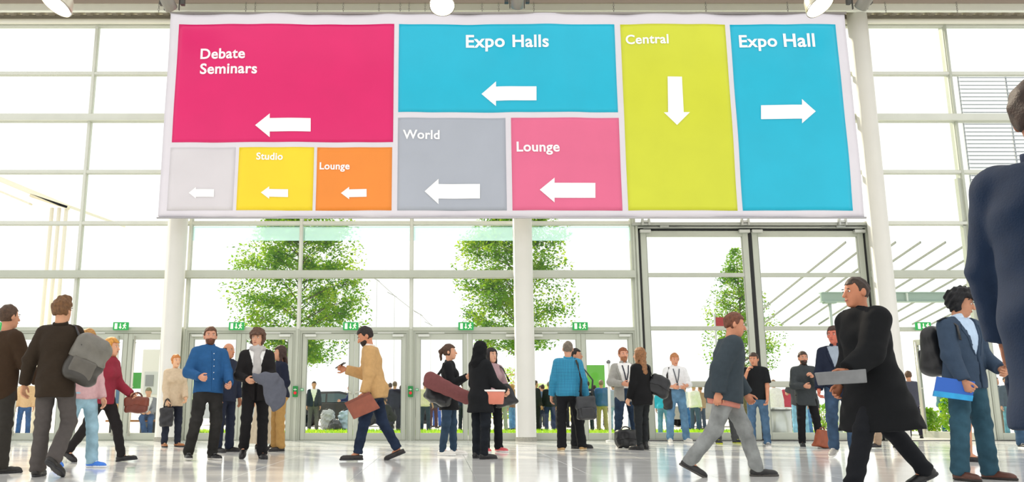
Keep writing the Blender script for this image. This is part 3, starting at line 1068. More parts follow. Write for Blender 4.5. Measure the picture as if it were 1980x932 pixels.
    parts = [(bodyf, lo, hi, vox * (1.0 if short else 1.5))]
    hl, hh = bounds([hc, nb], .15 * s)
    parts.append((headf, hl, hh, max(.0075, hv * .85)))
    for sd, a in ((1, arms[0]), (-1, arms[1])):
        f, w, d = handf(sd, a[4])
        l2, h2 = bounds([w - d * .05 * s, w + d * .17 * s, w + d * .08 * s], .075 * s)
        parts.append((f, l2, h2, .0062 if detail else .012))
    body = sdf_mesh('person', parts, skinm(skin))
    tag(body, label, 'person', group)
    if Y is not None:
        base = Vector(((px - CX) / FPX * Y / (_CP + (790 - CY) / FPX * _SP), Y, z))
    else:
        base = G(px, foot, z)
    body.location = base
    body.rotation_euler = (0, 0, rad(face))
    MW = Matrix.Translation(base) @ Matrix.Rotation(rad(face), 4, 'Z')
    # ---------- trousers / skirt
    gb = bottom.get('g', .013) * s
    rb = random.Random(label + 'b')
    rseed = rb.random()
    def trous(P):
        r2 = random.Random(rseed)
        d = rcs(P, O - u * .03 * s, waist, hipr + gb, wstr + gb, fr, SQ)
        d = smin(d, elp(P, O - fr * .05 * s - u * .05 * s, np.stack([xr, fr, u]), np.array([.14, .10, .10]) * s * build + gb), .05)
        d = np.maximum(d, (P - O) @ u - .115 * s)
        if bottom.get('kind') == 'skirt':
            hz = bottom['hem'] * s
            bot = np.array([(kn[1][0] + kn[-1][0]) / 2, (kn[1][1] + kn[-1][1]) / 2, dz[2] * 0 + hz])
            d = smin(d, rcs(P, O, bot, hipr + gb, hipr + bottom.get('flare', .06), fr, .8), .05)
            ang = np.arctan2(P[:, 1] - O[1], P[:, 0] - O[0])
            d = d + .012 * np.sin(ang * 11) * np.clip((O[2] - P[:, 2]) / .5, 0, 1)
            return np.maximum(d, hz - P[:, 2])
        for sd in (1, -1):
            tap = bottom.get('taper', .018)
            e = rc(P, hip[sd], kn[sd], .086 * s * build + gb, .060 * s * build + gb)
            e = smin(e, rc(P, kn[sd], an[sd], .059 * s * build + gb, .042 * s + gb + tap), .03)
            sdir = nrm(an[sd] - kn[sd])
            wgt = np.clip(np.minimum(np.linalg.norm(P - kn[sd], axis=1), np.linalg.norm(P - an[sd], axis=1)) / (.16 * s), 0, 1)
            e = e + folds(P, r2, .0055, 95, 25) * (1.25 - wgt)
            e = np.maximum(e, (P - an[sd]) @ sdir - bottom.get('len', .045) * s)
            d = smin(d, e, .035)
        return d + folds(P, r2, .0025, 60, 40)
    lo2, hi2 = bounds([O, waist] + [x[k] for x in (hip, kn, an) for k in (1, -1)], .24 * s)
    bm = bottom.get('mat') or (denim(bottom['c']) if bottom.get('denim') else cloth(bottom['c']))
    sdf_mesh(bottom.get('name', 'skirt' if bottom.get('kind') == 'skirt' else 'trousers'), [(trous, lo2, hi2, vox)], bm, body)
    if bottom.get('belt'):
        def belt(P):
            q = (P - O) @ u
            d = rcs(P, O - u * .03 * s, waist, hipr + gb + .008, wstr + gb + .008, fr, SQ)
            return np.maximum(d, np.abs(q - .088 * s) - .02 * s)
        l3, h3 = bounds([waist, O], .22 * s)
        sdf_mesh('belt', [(belt, l3, h3, .009)], leather(bottom['belt']), body)
    # ---------- upper garment(s)
    def garment(spec, name, seed):
        g = spec.get('g', .02) * s
        hem = spec.get('hem', -.02) * s
        slv = spec.get('sleeve', 1.0)
        amp = spec.get('fold', .004)
        flare = spec.get('flare', .012) * s
        def fn(P):
            r2 = random.Random(seed)
            d = torso(P, g, .07)
            if hem < -.03 * s:
                d = smin(d, rcs(P, waist, O + u * (hem - .05 * s), wstr + g + .01, hipr + g + flare, fr, .78), .05)
            lu = (P - O) @ u; lx = (P - O) @ xr; lf = (P - O) @ fr
            d = np.maximum(d, hem - lu)
            # neckline
            d = np.maximum(d, (P - nb) @ nrm(u + fr * -.25) - spec.get('neck', .012) * s)
            d = d + folds(P, r2, amp, 38, 30)
            if spec.get('open'):
                w0, w1, z0 = spec['open']       # half gap low, widening per metre, start height
                wdg = np.abs(lx) - (w0 + np.maximum(0, lu - z0 * s) * w1)
                d = np.maximum(d, -np.maximum(wdg, -(lf - .03)))
            if slv > 0:
                for sd in (1, -1):
                    e = rc(P, sh[sd], el[sd], .056 * s * build + g, .048 * s * build + g)
                    if slv > .55:
                        end = el[sd] + (wr[sd] - el[sd]) * ((slv - .5) * 2)
                        e = smin(e, rc(P, el[sd], wr[sd], .047 * s * build + g, .034 * s + g), .03)
                        dd = nrm(wr[sd] - el[sd])
                    else:
                        end = sh[sd] + (el[sd] - sh[sd]) * (slv * 2)
                        dd = nrm(el[sd] - sh[sd])
                        e = rc(P, sh[sd], el[sd], .06 * s * build + g, .06 * s * build + g)
                    wg = np.clip(np.linalg.norm(P - el[sd], axis=1) / (.14 * s), 0, 1)
                    e = e + folds(P, r2, .005, 80, 60) * (1.2 - wg)
                    e = np.maximum(e, (P - end) @ dd)
                    d = smin(d, e, .014)
            return d
        l4, h4 = bounds([O + u * (hem - .05 * s), nb] + [x[k] for x in (sh, el, wr) for k in (1, -1)], .14 * s)
        l4 = np.minimum(l4, O - np.array([.26, .24, 0]) * s + np.array([0, 0, hem - .05 * s])); h4 = np.maximum(h4, O + np.array([.26, .24, 0]) * s)
        m = spec.get('mat') or cloth(spec['c'])
        o = sdf_mesh(name, [(fn, l4, h4, vox)], m, body)
        return fn, o
    fn_top = None
    if top.get('under'):
        us = dict(c=top['under'], g=top.get('under_g', .008), hem=top.get('under_hem', .05), sleeve=top.get('undersleeve', 0), neck=.0, fold=.002)
        fn_u, _ = garment(us, 'shirt', rs.random())
    fn_top, otop = garment(top, top.get('name', 'jacket'), rs.random())
    # project a point of the chest (lx, lu) on the garment
    def onchest(lx, lu, fn=fn_top, back=False, lift_=.004):
        dirn = -fr if back else fr
        t = np.linspace(0, .34, 90)
        P = O + u * lu * s + xr * lx * s + dirn * t[:, None]
        v = fn(P)
        ins = np.where(v < 0)[0]
        tt = t[ins[-1]] if len(ins) else .12
        return O + u * lu * s + xr * lx * s + dirn * (tt + lift_)
    if top.get('collar'):
        cc = top['collar']
        def colf(P):
            q = P - nb - u * .012 * s
            ax = nrm(u + fr * -.28)
            hgt = q @ ax
            rr = np.sqrt(np.maximum((q * q).sum(1) - hgt * hgt, 0))
            d = np.maximum(np.abs(rr - (.066 - hgt * .12) * s) - .009 * s, np.abs(hgt) - .026 * s)
            return np.maximum(d, -np.maximum(np.abs(q @ xr) - (.012 + .01) * s, -(q @ fr)))
        l5, h5 = bounds([nb], .12 * s)
        sdf_mesh('collar', [(colf, l5, h5, .007)], cloth(cc), body)
    def strip(path, w, name, m, fn=fn_top, back=False, lift_=.004, parent=body):
        """flat ribbon lying on the chest along path of (lx, lu)"""
        pts = []
        for i in range(len(path) - 1):
            n = max(2, int(np.hypot(path[i + 1][0] - path[i][0], path[i + 1][1] - path[i][1]) / .035))
            for j in range(n):
                f = j / n
                pts.append((path[i][0] + (path[i + 1][0] - path[i][0]) * f, path[i][1] + (path[i + 1][1] - path[i][1]) * f))
        pts.append(path[-1])
        vs, fs = [], []
        for i, (lx, lu) in enumerate(pts):
            a = pts[max(0, i - 1)]; b = pts[min(len(pts) - 1, i + 1)]
            t = nrm([b[0] - a[0], b[1] - a[1]])
            ww = w[0] + (w[1] - w[0]) * i / (len(pts) - 1) if isinstance(w, tuple) else w
            for q in (-1, 1):
                p = onchest(lx - t[1] * ww * q, lu + t[0] * ww * q, fn, back, lift_)
                vs.append(tuple(p)); vs.append(tuple(p + (fr if not back else -fr) * .005))
        for i in range(len(pts) - 1):
            a, b = i * 4, i * 4 + 4
            fs += [(a + 1, b + 1, b + 3, a + 3), (a, a + 2, b + 2, b), (a, b, b + 1, a + 1), (a + 2, a + 3, b + 3, b + 2)]
        return MB().add(vs, fs).build(name, m, parent)
    if top.get('lapel'):
        w0, w1, z0 = top['open']
        for e in (1, -1):
            pth = [(e * (w0 / s + .012), z0), (e * (w0 / s + .02 + w1 * (.40 - z0)), .40), (e * .075, .47)]
            strip(pth, (.012, .03), 'lapel', cloth(top['lapel']))
    if top.get('lanyard'):
        fnl = fn_u if top.get('under') else fn_top
        for e in (1, -1):
            strip([(e * .06, .47), (e * .035, .33), (0, .17)], .009, 'lanyard', cloth(top['lanyard']), fnl, lift_=.012)
        strip([(0, .18), (0, .10)], .02, 'lanyard_badge', cloth(top['lanyard']), fnl, lift_=.014)
    if top.get('placket'):
        strip([(0, .44), (0, .2), (0, top.get('hem', -.02) + .02)], .012, 'button_placket', cloth(top['placket']))
        for q in range(5):
            p = onchest(.012, .40 - q * .085, lift_=.012)
            MB().ell(p, (.007, .005, .007), n=8, m=4).build('button', mat('#e9ebee', .4), body)
    if top.get('straps'):
        for e in (1, -1):
            strip([(e * .105, .47), (e * .115, .30), (e * .13, .15)], .018, 'strap', cloth(top['straps']))
    # ---------- shoes
    for sd in (1, -1):
        f = ft[sd]; x_ = fx[sd]
        fu = np.cross(x_, f); fu = fu if fu[2] > 0 else -fu
        A = an[sd] - fu * .085 * s     # ground point below the ankle
        ax = np.stack([f, np.cross(fu, f), fu])
        boot = shoes.get('boot', 0)
        def shoe(P):
            d = elp(P, A + f * .135 * s + fu * .028 * s, ax, np.array([.085, .046, .042]) * s)
            d = smin(d, rc(P, A - f * .035 * s + fu * .038 * s, A + f * .08 * s + fu * .034 * s, .040 * s, .040 * s), .03)
            d = smin(d, rc(P, A - f * .012 * s + fu * .045 * s, A - f * .012 * s + fu * (.075 + boot) * s, .044 * s, .040 * s), .03)
            d = np.maximum(d, (P - A) @ fu - (.082 + boot) * s)
            if shoes.get('low'):
                d = np.maximum(d, (P - A) @ fu - .064 * s)
            return np.maximum(d, -((P - A) @ fu) + .016 * s)
        def solef(P):
            q = P - A
            a_ = q @ f
            d = np.minimum(elp(np.stack([a_, q @ ax[1], np.zeros(len(P))], 1), np.array([.12 * s, 0, 0]), np.eye(3), np.array([.108, .049, .05]) * s),
                           elp(np.stack([a_, q @ ax[1], np.zeros(len(P))], 1), np.array([-.01 * s, 0, 0]), np.eye(3), np.array([.072, .042, .05]) * s))
            h_ = q @ fu
            return np.maximum(d, np.maximum(-h_, h_ - .024 * s))
        l6, h6 = bounds([A - f * .1 * s, A + f * .24 * s, A + fu * (.1 + boot) * s], .06 * s)
        so = sdf_mesh('shoe', [(shoe, l6, h6, .0095 if detail else .016)], shoes.get('mat') or leather(shoes['c']), body)
        if so is not None:
            sdf_mesh('sole', [(solef, l6, h6, .0085 if detail else .016)], mat(shoes.get('sole', '#26262a'), .6), so)
            if detail and shoes.get('lace'):
                b = MB()
                for q in range(4):
                    p = A + f * (.055 + q * .02) * s + fu * (.082 - q * .009) * s
                    b.tube([p - ax[1] * .025 * s, p + fu * .006, p + ax[1] * .025 * s], .0035, 5)
                b.build('lace', mat(shoes['lace'], .8), so)
    # ---------- hair
    hk = hair.get('kind', 'short')
    if hk != 'none':
        hseed = rs.random()
        def hairf(P):
            r2 = random.Random(hseed)
            gz = (P - hc) @ hu; gf = (P - hc) @ hf; gx = (P - hc) @ hx
            g = {'short': .012, 'long': .018, 'pony': .012, 'curly': .035, 'bald': .006, 'crop': .006, 'hood': .028, 'bun': .014, 'quiff': .016}[hk] * s
            d = elp(P, hc + hu * .024 * s - hf * .014 * s, HA, np.array([.076, .096, .098]) * s + g)
            if hk == 'quiff':
                d = smin(d, elp(P, hc + hu * .115 * s + hf * .03 * s, HA, np.array([.06, .065, .04]) * s), .03)
            # face opening: in front and below the hairline
            line = .062 if hk not in ('hood', 'curly') else .05
            face_cut = np.minimum(gf - (.02 + .25 * np.maximum(gz, 0)) * 1.0 * s, -(gz - line * s - gf * .0))
            d = np.maximum(d, face_cut)
            if hk in ('short', 'crop', 'quiff'):
                d = np.maximum(d, -(gz + .055 * s))
                d = np.maximum(d, np.minimum(-(gz + .0 * s), gf + .01 * s))
            if hk == 'bald':
                d = np.maximum(d, gz - .045 * s); d = np.maximum(d, -(gz + .05 * s))
            if hk in ('long',):
                L = hair.get('len', .26) * s
                b0 = hc - hf * .05 * s + hu * .02 * s
                e = rcs(P, b0, nb - fr * .085 * s + u * .0 - u * (L - .16 * s), .088 * s, .075 * s, hf, .6)
                for q in (1, -1):
                    e = smin(e, rc(P, hc + hx * q * .07 * s + hu * .03 * s, hc + hx * q * .085 * s - hu * .17 * s + hf * .0, .03 * s, .026 * s), .03)
                d = smin(d, e, .04)
            if hk == 'pony':
                a0 = hc - hf * .105 * s + hu * .06 * s
                d = np.maximum(d, -(gz + .06 * s))
                d = smin(d, su(.02, rc(P, a0, a0 - hf * .045 * s - hu * .05 * s, .02 * s, .032 * s), rc(P, a0 - hf * .045 * s - hu * .05 * s, a0 - hf * .04 * s - hu * .19 * s, .032 * s, .016 * s)), .012)
            if hk == 'bun':
                d = smin(d, elp(P, hc - hf * .12 * s + hu * .06 * s, HA, np.array([.04, .035, .04]) * s), .02)
            if hk == 'hood':
                d = smin(d, rc(P, hc - hf * .04 * s - hu * .06 * s, nb - fr * .03 * s - u * .03 * s, .098 * s, .13 * s), .05)
                d = np.maximum(d, face_cut * 1.0)
            amp = {'curly': .010, 'quiff': .007}.get(hk, .0035)
            d = d + folds(P, r2, amp, 90, 110)
            return d
        L = hair.get('len', .26) * s if hk == 'long' else .12 * s
        l7, h7 = bounds([hc + hu * .05 * s, hc - hu * .08 * s, hc - hf * .06 * s - hu * L, nb], .17 * s)
        sdf_mesh('hair' if hk != 'hood' else 'head_scarf', [(hairf, l7, h7, max(.0085, hv * .95))], hairm(hair['c']) if hk != 'hood' else cloth(hair['c']), body)
    if beard:
        def beardf(P):
            gz = (P - hc) @ hu; gf = (P - hc) @ hf
            d = elp(P, hc - hu * .052 * s + hf * .03 * s, HA, np.array([.062, .070, .076]) * s)
            d = smin(d, elp(P, hc - hu * .1 * s + hf * .062 * s, HA, np.array([.032, .028, .026]) * s), .03)
            d = np.maximum(d, gz + .042 * s - np.maximum(0, -(gf - .055 * s)) * .8)
            return np.maximum(d, -(gf + .005 * s))
        l8, h8 = bounds([hc - hu * .06 * s + hf * .03 * s], .11 * s)
        sdf_mesh('beard', [(beardf, l8, h8, .008 if detail else .014)], hairm(beard), body)
    if detail:
        RM = Matrix(((hx[0], hf[0], hu[0]), (hx[1], hf[1], hu[1]), (hx[2], hf[2], hu[2])))
        for e in (1, -1):
            MB().ell(hc + hf * .0845 * s + hx * e * .034 * s + hu * .008 * s, (.0125 * s, .007 * s, .0068 * s), RM, 10, 6).build('eye', mat('#e9e4de', .25), body, True)
            MB().ell(hc + hf * .0905 * s + hx * e * .034 * s + hu * .008 * s, (.006 * s, .004 * s, .006 * s), RM, 8, 5).build('iris', mat('#2b1d16', .2), body, True)
            MB().ell(hc + hf * .091 * s + hx * e * .034 * s + hu * .028 * s, (.019 * s, .006 * s, .004 * s), RM, 8, 5).build('eyebrow', mat(hair.get('c', '#3a2a1e') if hk != 'hood' else '#241a16', .7), body, True)
        MB().ell(hc + hf * .098 * s - hu * .062 * s, (.022 * s, .006 * s, .0055 * s), RM, 10, 5).build('mouth', mat('#9c5148', .5), body, True)
    if top.get('scarf'):
        def scf(P):
            q = P - nb - u * .02 * s
            h_ = q @ u
            rr = np.sqrt(np.maximum((q * q).sum(1) - h_ * h_, 0))
            d = np.sqrt((rr - .078 * s) ** 2 + (h_ * .8) ** 2) - .034 * s
            d = smin(d, rcs(P, nb + fr * .095 * s, O + u * .2 * s + fr * .15 * s, .05 * s, .06 * s, fr, .4), .03)
            return d + folds(P, random.Random(3), .006, 60, 70)
        l9, h9 = bounds([nb, O + u * .2 * s + fr * .15 * s], .16 * s)
        sdf_mesh('scarf', [(scf, l9, h9, .011)], cloth(top['scarf']), body)
    def toW(p):
        return MW @ Vector(tuple(p))
    info = dict(body=body, wr={k: toW(v + hd[k] * .07 * s) for k, v in wr.items()}, sh={k: toW(v) for k, v in sh.items()}, el={k: toW(v) for k, v in el.items()},
                hip=toW(O), chest=toW(chest), nb=toW(nb), MW=MW, s=s, fr=MW.to_3x3() @ Vector(tuple(fr)), xr=MW.to_3x3() @ Vector(tuple(xr)), head=toW(hc), handdir={k: MW.to_3x3() @ Vector(tuple(v)) for k, v in hd.items()})
    return info
# ================================================================== PEOPLE IN THE HALL
J = lambda c, **k: dict(dict(c=c, name='jacket', hem=-.17, g=.022, open=(.012, .30, .16), under='#f2f2f0', lapel=c, collar=c), **k)
DEN = '#2c4d70'
# --- far left edge, cropped
P1 = person('person in a dark brown coat cropped by the left-hand edge', -14, 915, 1.78, 150, dict(c='#3a2a1c', name='coat', hem=-.22, g=.028), dict(c='#33302c'), dict(c='#191715'), dict(kind='short', c='#4a3526'),
            arms=((8, 14, 25, 8, 35), (18, 16, 40, 4, 35)))
# --- man in dark suit seen from behind
P2 = person('man in a dark suit jacket walking away with a grey backpack', 92, 922, 1.80, 176, dict(c='#30261c', name='jacket', hem=-.20, g=.024, flare=.02, collar='#30261c'), dict(c='#514c4a', taper=.022),
            dict(c='#1b1815'), dict(kind='quiff', c='#6b4a2c'), skin='#d09a78', legs=((3, 3, -1, 1, 0), (14, 4, -38, 2, 32)), arms=((-8, 20, 14, 16, 35), (20, 16, 70, -4, 60)), head=(-6, 0))
P3 = person('woman in a maroon jumper striding past in black leggings', 190, 893, 1.62, 78, dict(c='#8c2c3c', name='jumper', hem=-.12, g=.024), dict(c='#221f20', taper=.004), dict(c='#161415', boot=.07),
            dict(kind='long', c='#c98d3c', len=.20), skin='#d9a484', fem=True, legs=((24, 2, 14, 1, -6), (-20, 2, -38, 1, 26)), arms=((18, 8, 60, 4, 60), (-20, 8, 4, 4, 30)), lean=(6, 0))
P3b = person('woman in a pale pink top and light jeans with blue trainers', 150, 904, 1.60, 62, dict(c='#c9a3a6', name='top', hem=-.10, g=.02), dict(c='#8fb0bf', denim=True, taper=.02), dict(c='#3f7fe0', sole='#f2f4f6', lace='#ffffff'),
             dict(kind='long', c='#a97a3e', len=.2), skin='#dba98a', fem=True, legs=((12, 2, 4, 1, 0), (-14, 2, -26, 1, 16)), arms=((10, 6, 20, 4, 30), (-10, 6, 4, 4, 30)))
P4 = person('woman in a pale beige coat standing against the column', 330, 864, 1.63, 40, dict(c='#c9b59a', name='coat', hem=-.2, g=.024), dict(c='#272b38', denim=True, taper=.006), dict(c='#a4673a', low=True),
            dict(kind='bun', c='#c07a3e'), skin='#e0b08c', fem=True, arms=((10, 6, 40, -6, 40), (6, 6, 20, 0, 40)))
# --- blue shirt group
P5 = person('bearded man in a blue shirt and black jeans leaning back', 396, 889, 1.80, 34, dict(c='#275788', name='shirt', hem=-.11, g=.022, fold=.005, placket='#275788', collar='#275788'), dict(c='#2b2a29', denim=True, taper=.012),
            dict(c='#1d1d1f', sole='#d9d6cf', lace='#8a8a8a'), dict(kind='short', c='#5b3a26'), skin='#d2977c', beard='#5a3421', lean=(-9, 2), build=1.06,
            legs=((12, 1, -10, -1, 0), (6, 9, -16, 6, 0)), arms=((16, 10, 48, -8, 60), (-4, 20, 66, -18, 70)), head=(-14, 4))
P6 = person('balding man in a navy jacket behind the blue shirt', 432, 874, 1.70, 60, dict(c='#262c3d', name='jacket', hem=-.16, g=.024), dict(c='#23293a'), dict(c='#1a1817'), dict(kind='bald', c='#3d2a20'), skin='#c58a6a')
P7 = person('curly haired man in a black suit with a grey scarf', 489, 887, 1.75, 14, J('#1e1c1d', hem=-.19, scarf='#b9b6b4', lapel=None), dict(c='#1b1a1c'), dict(c='#1a191b'), dict(kind='curly', c='#5a3f30'), skin='#d39e80',
            legs=((2, 3, -2, 1, 0), (20, 3, -32, 2, 30)), arms=((14, 8, 78, -12, 40), (4, 14, 74, -24, 50)), head=(-20, 0))
P8 = person('man in a navy jumper and khaki trousers by the door post', 536, 872, 1.68, -60, dict(c='#1d2233', name='jumper', hem=-.08, g=.022), dict(c='#b08a52', taper=.02), dict(c='#221d1b'), dict(kind='long', c='#3a2620', len=.15), skin='#cf9a7c',
            arms=((-6, 14, 50, -4, 40), (14, 8, 60, -8, 40)))
P8b = person('woman in a long beige skirt behind the black suit', 512, 868, 1.62, 180, dict(c='#c9c2b6', name='cardigan', hem=-.1, g=.022), dict(kind='skirt', c='#cdbfa6', hem=.10, flare=.13, g=.018), dict(c='#2a2422'), dict(kind='bun', c='#4a2f22'), fem=True)
# --- tan jacket
P9 = person('man in a tan jacket walking while looking at his phone', 722, 891, 1.78, -86, dict(c='#c19a68', name='jacket', hem=-.17, g=.028, flare=.03, fold=.005, collar='#e9e2da'), dict(c='#232e42', denim=True, taper=.006, len=.0),
            dict(c='#262120', low=True), dict(kind='short', c='#241a16'), skin='#c98a6a', beard='#2a1d18', lean=(8, 0), legs=((16, 2, 12, 1, 0), (-14, 2, -30, 1, 22)),
            arms=((8, 5, 24, 2, 70), (24, 6, 112, -6, 55)), head=(6, 24))
# --- ponytail woman and the women beside her
P10 = person('woman with a ponytail in a black coat facing the entrance', 868, 880, 1.62, 82, dict(c='#1a1b1e', name='coat', hem=-.26, g=.02, flare=.03), dict(c='#33465a', denim=True, taper=.0), dict(c='#ece9e2', sole='#f6f5f0', lace='#ffffff'),
             dict(kind='pony', c='#4b3324'), skin='#dba384', fem=True, arms=((16, 6, 120, -8, 50), (12, 6, 112, -8, 50)), legs=((6, 3, 2, 2, 0), (-4, 3, -8, 2, 0)))
P11 = person('woman in a black head scarf and black cape with black jeans', 930, 887, 1.58, 128, dict(c='#17191c', name='cape', hem=-.28, g=.03, flare=.05), dict(c='#1c2026', denim=True, taper=.006), dict(c='#141416', boot=.04), dict(kind='hood', c='#101114'),
             skin='#d7a184', fem=True, legs=((3, 4, 0, 2, 0), (-2, 5, -6, 2, 0)), arms=((6, 8, 20, 0, 40), (22, 10, 62, 0, 60)), head=(14, 4))
P12 = person('woman in a mauve jacket and coral trainers with a black tote', 952, 874, 1.62, 30, dict(c='#a98b90', name='jacket', hem=-.12, g=.026), dict(c='#15181c', denim=True), dict(c='#d65c62', sole='#f2efec', lace='#ffffff'), dict(kind='long', c='#1c1617', len=.2),
             skin='#d8a488', fem=True, arms=((0, 22, 56, -20, 50), (6, 10, 30, -10, 40)))
# --- checked shirt pair
P13 = person('grey haired man in a blue checked shirt seen from behind', 1101, 872, 1.76, 172, dict(c='#2e8fb5', mat=check_mat('#39a6cb', '#1a4f77'), name='shirt', hem=-.10, g=.024, collar='#2e8fb5'), dict(c='#16171b', taper=.022), dict(c='#b08d5c', sole='#d8c9ac'),
             dict(kind='crop', c='#6f6458'), skin='#d09a7e', legs=((-4, 3, -6, 1, 0), (6, 9, 0, 7, 0)), arms=((4, 12, 8, 8, 35), (-4, 16, 20, 12, 40)), lean=(0, -2))
P14 = person('dark haired man in a black suit hidden behind the checked shirt', 1118, 867, 1.70, 60, J('#1a1b20', lapel=None), dict(c='#17181c'), dict(c='#141416'), dict(kind='short', c='#1b1614'), skin='#c48d6f')
# --- grey blazer pair
P15 = person('man in a grey blazer with a lanyard talking with raised hand', 1212, 864, 1.76, 8, J('#a3a29c', lanyard='#2c3140', open=(.05, .26, .12), lapel='#9b9a94', collar='#a3a29c', neck=.0), dict(c='#2b3b50', denim=True, taper=.004, belt='#17140f'),
             dict(c='#eeece8', sole='#f7f6f3', lace='#ffffff'), dict(kind='short', c='#8a4f30'), skin='#d89c80', beard='#a06a48', legs=((2, 7, -2, 5, 0), (2, 6, -2, 4, 0)),
             arms=((10, 16, 78, -24, 40), (6, 20, 82, -34, 40)))
P16 = person('woman with long brown hair in a black blazer and ankle boots', 1246, 870, 1.67, 214, dict(c='#141416', name='blazer', hem=-.20, g=.022, flare=.03), dict(c='#232628', taper=-.004, g=.010), dict(c='#121214', boot=.06), dict(kind='long', c='#8a5f3c', len=.30),
             skin='#d9a586', fem=True, legs=((2, 2, -2, 1, 0), (8, 0, -2, -2, 0)), arms=((4, 8, 20, 6, 40), (10, 10, 96, -6, 50)), head=(12, 0))
P17 = person('man in a white shirt with rolled sleeves and brown belt', 1312, 855, 1.80, 0, dict(c='#e9eaec', name='shirt', hem=.075, g=.022, sleeve=.72, collar='#e9eaec', lanyard='#5a5e66', placket='#e9eaec'), dict(c='#6187a6', denim=True, taper=.016, belt='#5e2a20'),
             dict(c='#e4dfd2', sole='#f4f2ec', lace='#f8f8f8'), dict(kind='short', c='#b5794e'), skin='#d99a7c', arms=((6, 18, 78, -30, 45), (6, 18, 78, -30, 45)), legs=((1, 6, -2, 4, 0), (1, 6, -2, 4, 0)), head=(0, 14))
# --- walkers at the tall doors
P18 = person('walker in a slate grey jacket with a salmon hem and grey jeans', 1414, 922, 1.70, 80, dict(c='#39434a', name='jacket', hem=-.15, g=.042, flare=.05, under='#c98474', under_hem=-.20, under_g=.034), dict(c='#8a8d8c', denim=True, taper=.014), dict(c='#1c1b1c', sole='#4a4744'), dict(kind='short', c='#6b3f2c'),
             skin='#cf8f70', lean=(10, 0), build=1.12, legs=((24, 2, 14, 1, 0), (-20, 2, -40, 1, 28)), arms=((18, 8, 40, 2, 50), (-22, 8, 2, 2, 40)), head=(0, 6))
P19 = person('man in a dark tee and yellow soled trainers holding a phone', 1404, 858, 1.74, 10, dict(c='#2c3338', name='t_shirt', hem=-.10, g=.028, sleeve=.38), dict(c='#4a4c4e', taper=.018), dict(c='#2e2f33', sole='#d7dc3a', lace='#e6ee5a'), dict(kind='short', c='#3a2b22'), skin='#d29a7c',
             arms=((-2, 8, 6, 4, 50), (8, 12, 20, 4, 55)), legs=((1, 9, -2, 7, 0), (1, 6, -2, 4, 0)))
P20 = person('man in a black tee pressing his hand to his face', 1470, 863, 1.68, -24, dict(c='#16181b', name='t_shirt', hem=-.10, g=.026, sleeve=.4), dict(c='#4a6682', denim=True, taper=.012), dict(c='#8a8a88', sole='#ecebe7', lace='#ffffff'), dict(kind='short', c='#3a2a22'), skin='#c98c6e',
             arms=((8, 8, 20, -2, 40), (40, 10, 152, -22, 40)), head=(-10, 8))
P21 = person('bearded man in a dark grey coat with hand on chin', 1566, 863, 1.70, -6, dict(c='#3b4043', name='coat', hem=-.22, g=.026, collar='#34383b'), dict(c='#17171b', taper=.01), dict(c='#161517'), dict(kind='short', c='#3b2a22'), skin='#c48c72', beard='#33251e',
             arms=((22, 6, 130, -30, 50), (12, 12, 84, -30, 60)), legs=((2, 8, -4, 7, 0), (2, 4, -2, 2, 0)))
P22 = person('man in a navy blazer and jeans stepping past the bearded man', 1634, 884, 1.84, -28, J('#1d2436', under='#9aa6b4', open=(.012, .3, .2)), dict(c='#3b5069', denim=True, taper=.016), dict(c='#a5a29c', sole='#e9e7e2', lace='#f4f4f4'), dict(kind='short', c='#3d2a24'), skin='#c9705c',
             legs=((6, 3, -2, 2, 0), (18, 3, -24, 2, 16)), arms=((10, 10, 60, -10, 50), (2, 12, 30, 4, 40)), head=(-16, 2))
P24 = person('walker in khaki chinos and black shoes behind the long coat', 1712, 866, 1.62, -84, dict(c='#2a2b30', name='jacket', hem=-.16, g=.024), dict(c='#9b8672', taper=.012), dict(c='#18171a'), dict(kind='short', c='#3a2a22'), legs=((18, 2, 12, 1, 0), (-16, 2, -38, 1, 40)))
P23 = person('person in a long black coat sweeping past the end column', 1708, 952, 1.84, -80, dict(c='#0e1013', name='coat', hem=-.42, g=.05, flare=.17, fold=.005, collar='#14161a'), dict(c='#15171c', taper=.012), dict(c='#111113'), dict(kind='crop', c='#33261f'), skin='#b97a5c', lean=(5, 0), build=1.05,
             legs=((26, 2, 19, 1, 0), (-27, 2, -40, 1, 26)), arms=((26, 6, 60, 0, 55), (-4, 10, 34, 6, 45)))
# --- folder man, woman behind him, big navy coat
P27 = person('woman in a dark dress and flat shoes behind the blue folder', 1878, 892, 1.62, 60, dict(c='#1b1e28', name='top', hem=-.05, g=.02), dict(kind='skirt', c='#1a1d26', hem=.56, flare=.02, g=.016), dict(c='#15161a', low=True), dict(kind='long', c='#2b1d18'), skin='#c98f70', fem=True)
P26 = person('man in a slate blazer and jeans holding a blue folder', 1890, 928, 1.84, 24, J('#38485c', name='blazer', hem=-.14, g=.026, fold=.005, under='#b9cfe8', collar='#c4d8ee'), dict(c='#31505f', denim=True, taper=.024), dict(c='#5a3428', sole='#2a2220', lace='#3a2620'), dict(kind='curly', c='#101116'), skin='#c48d70',
             legs=((2, 7, -2, 6, 0), (0, 8, -3, 6, 0)), arms=((6, 12, 60, -20, 50), (10, 12, 24, 2, 65)), head=(26, 18), build=1.1)
P29 = person('person in dark jeans and white soled trainers at the right-hand edge', 1990, 866, 1.72, 0, dict(c='#20283a', name='jacket', hem=-.14, g=.024), dict(c='#37506a', denim=True), dict(c='#1a1a1d', sole='#f0efec', lace='#ffffff'), dict(kind='short', c='#33251e'))
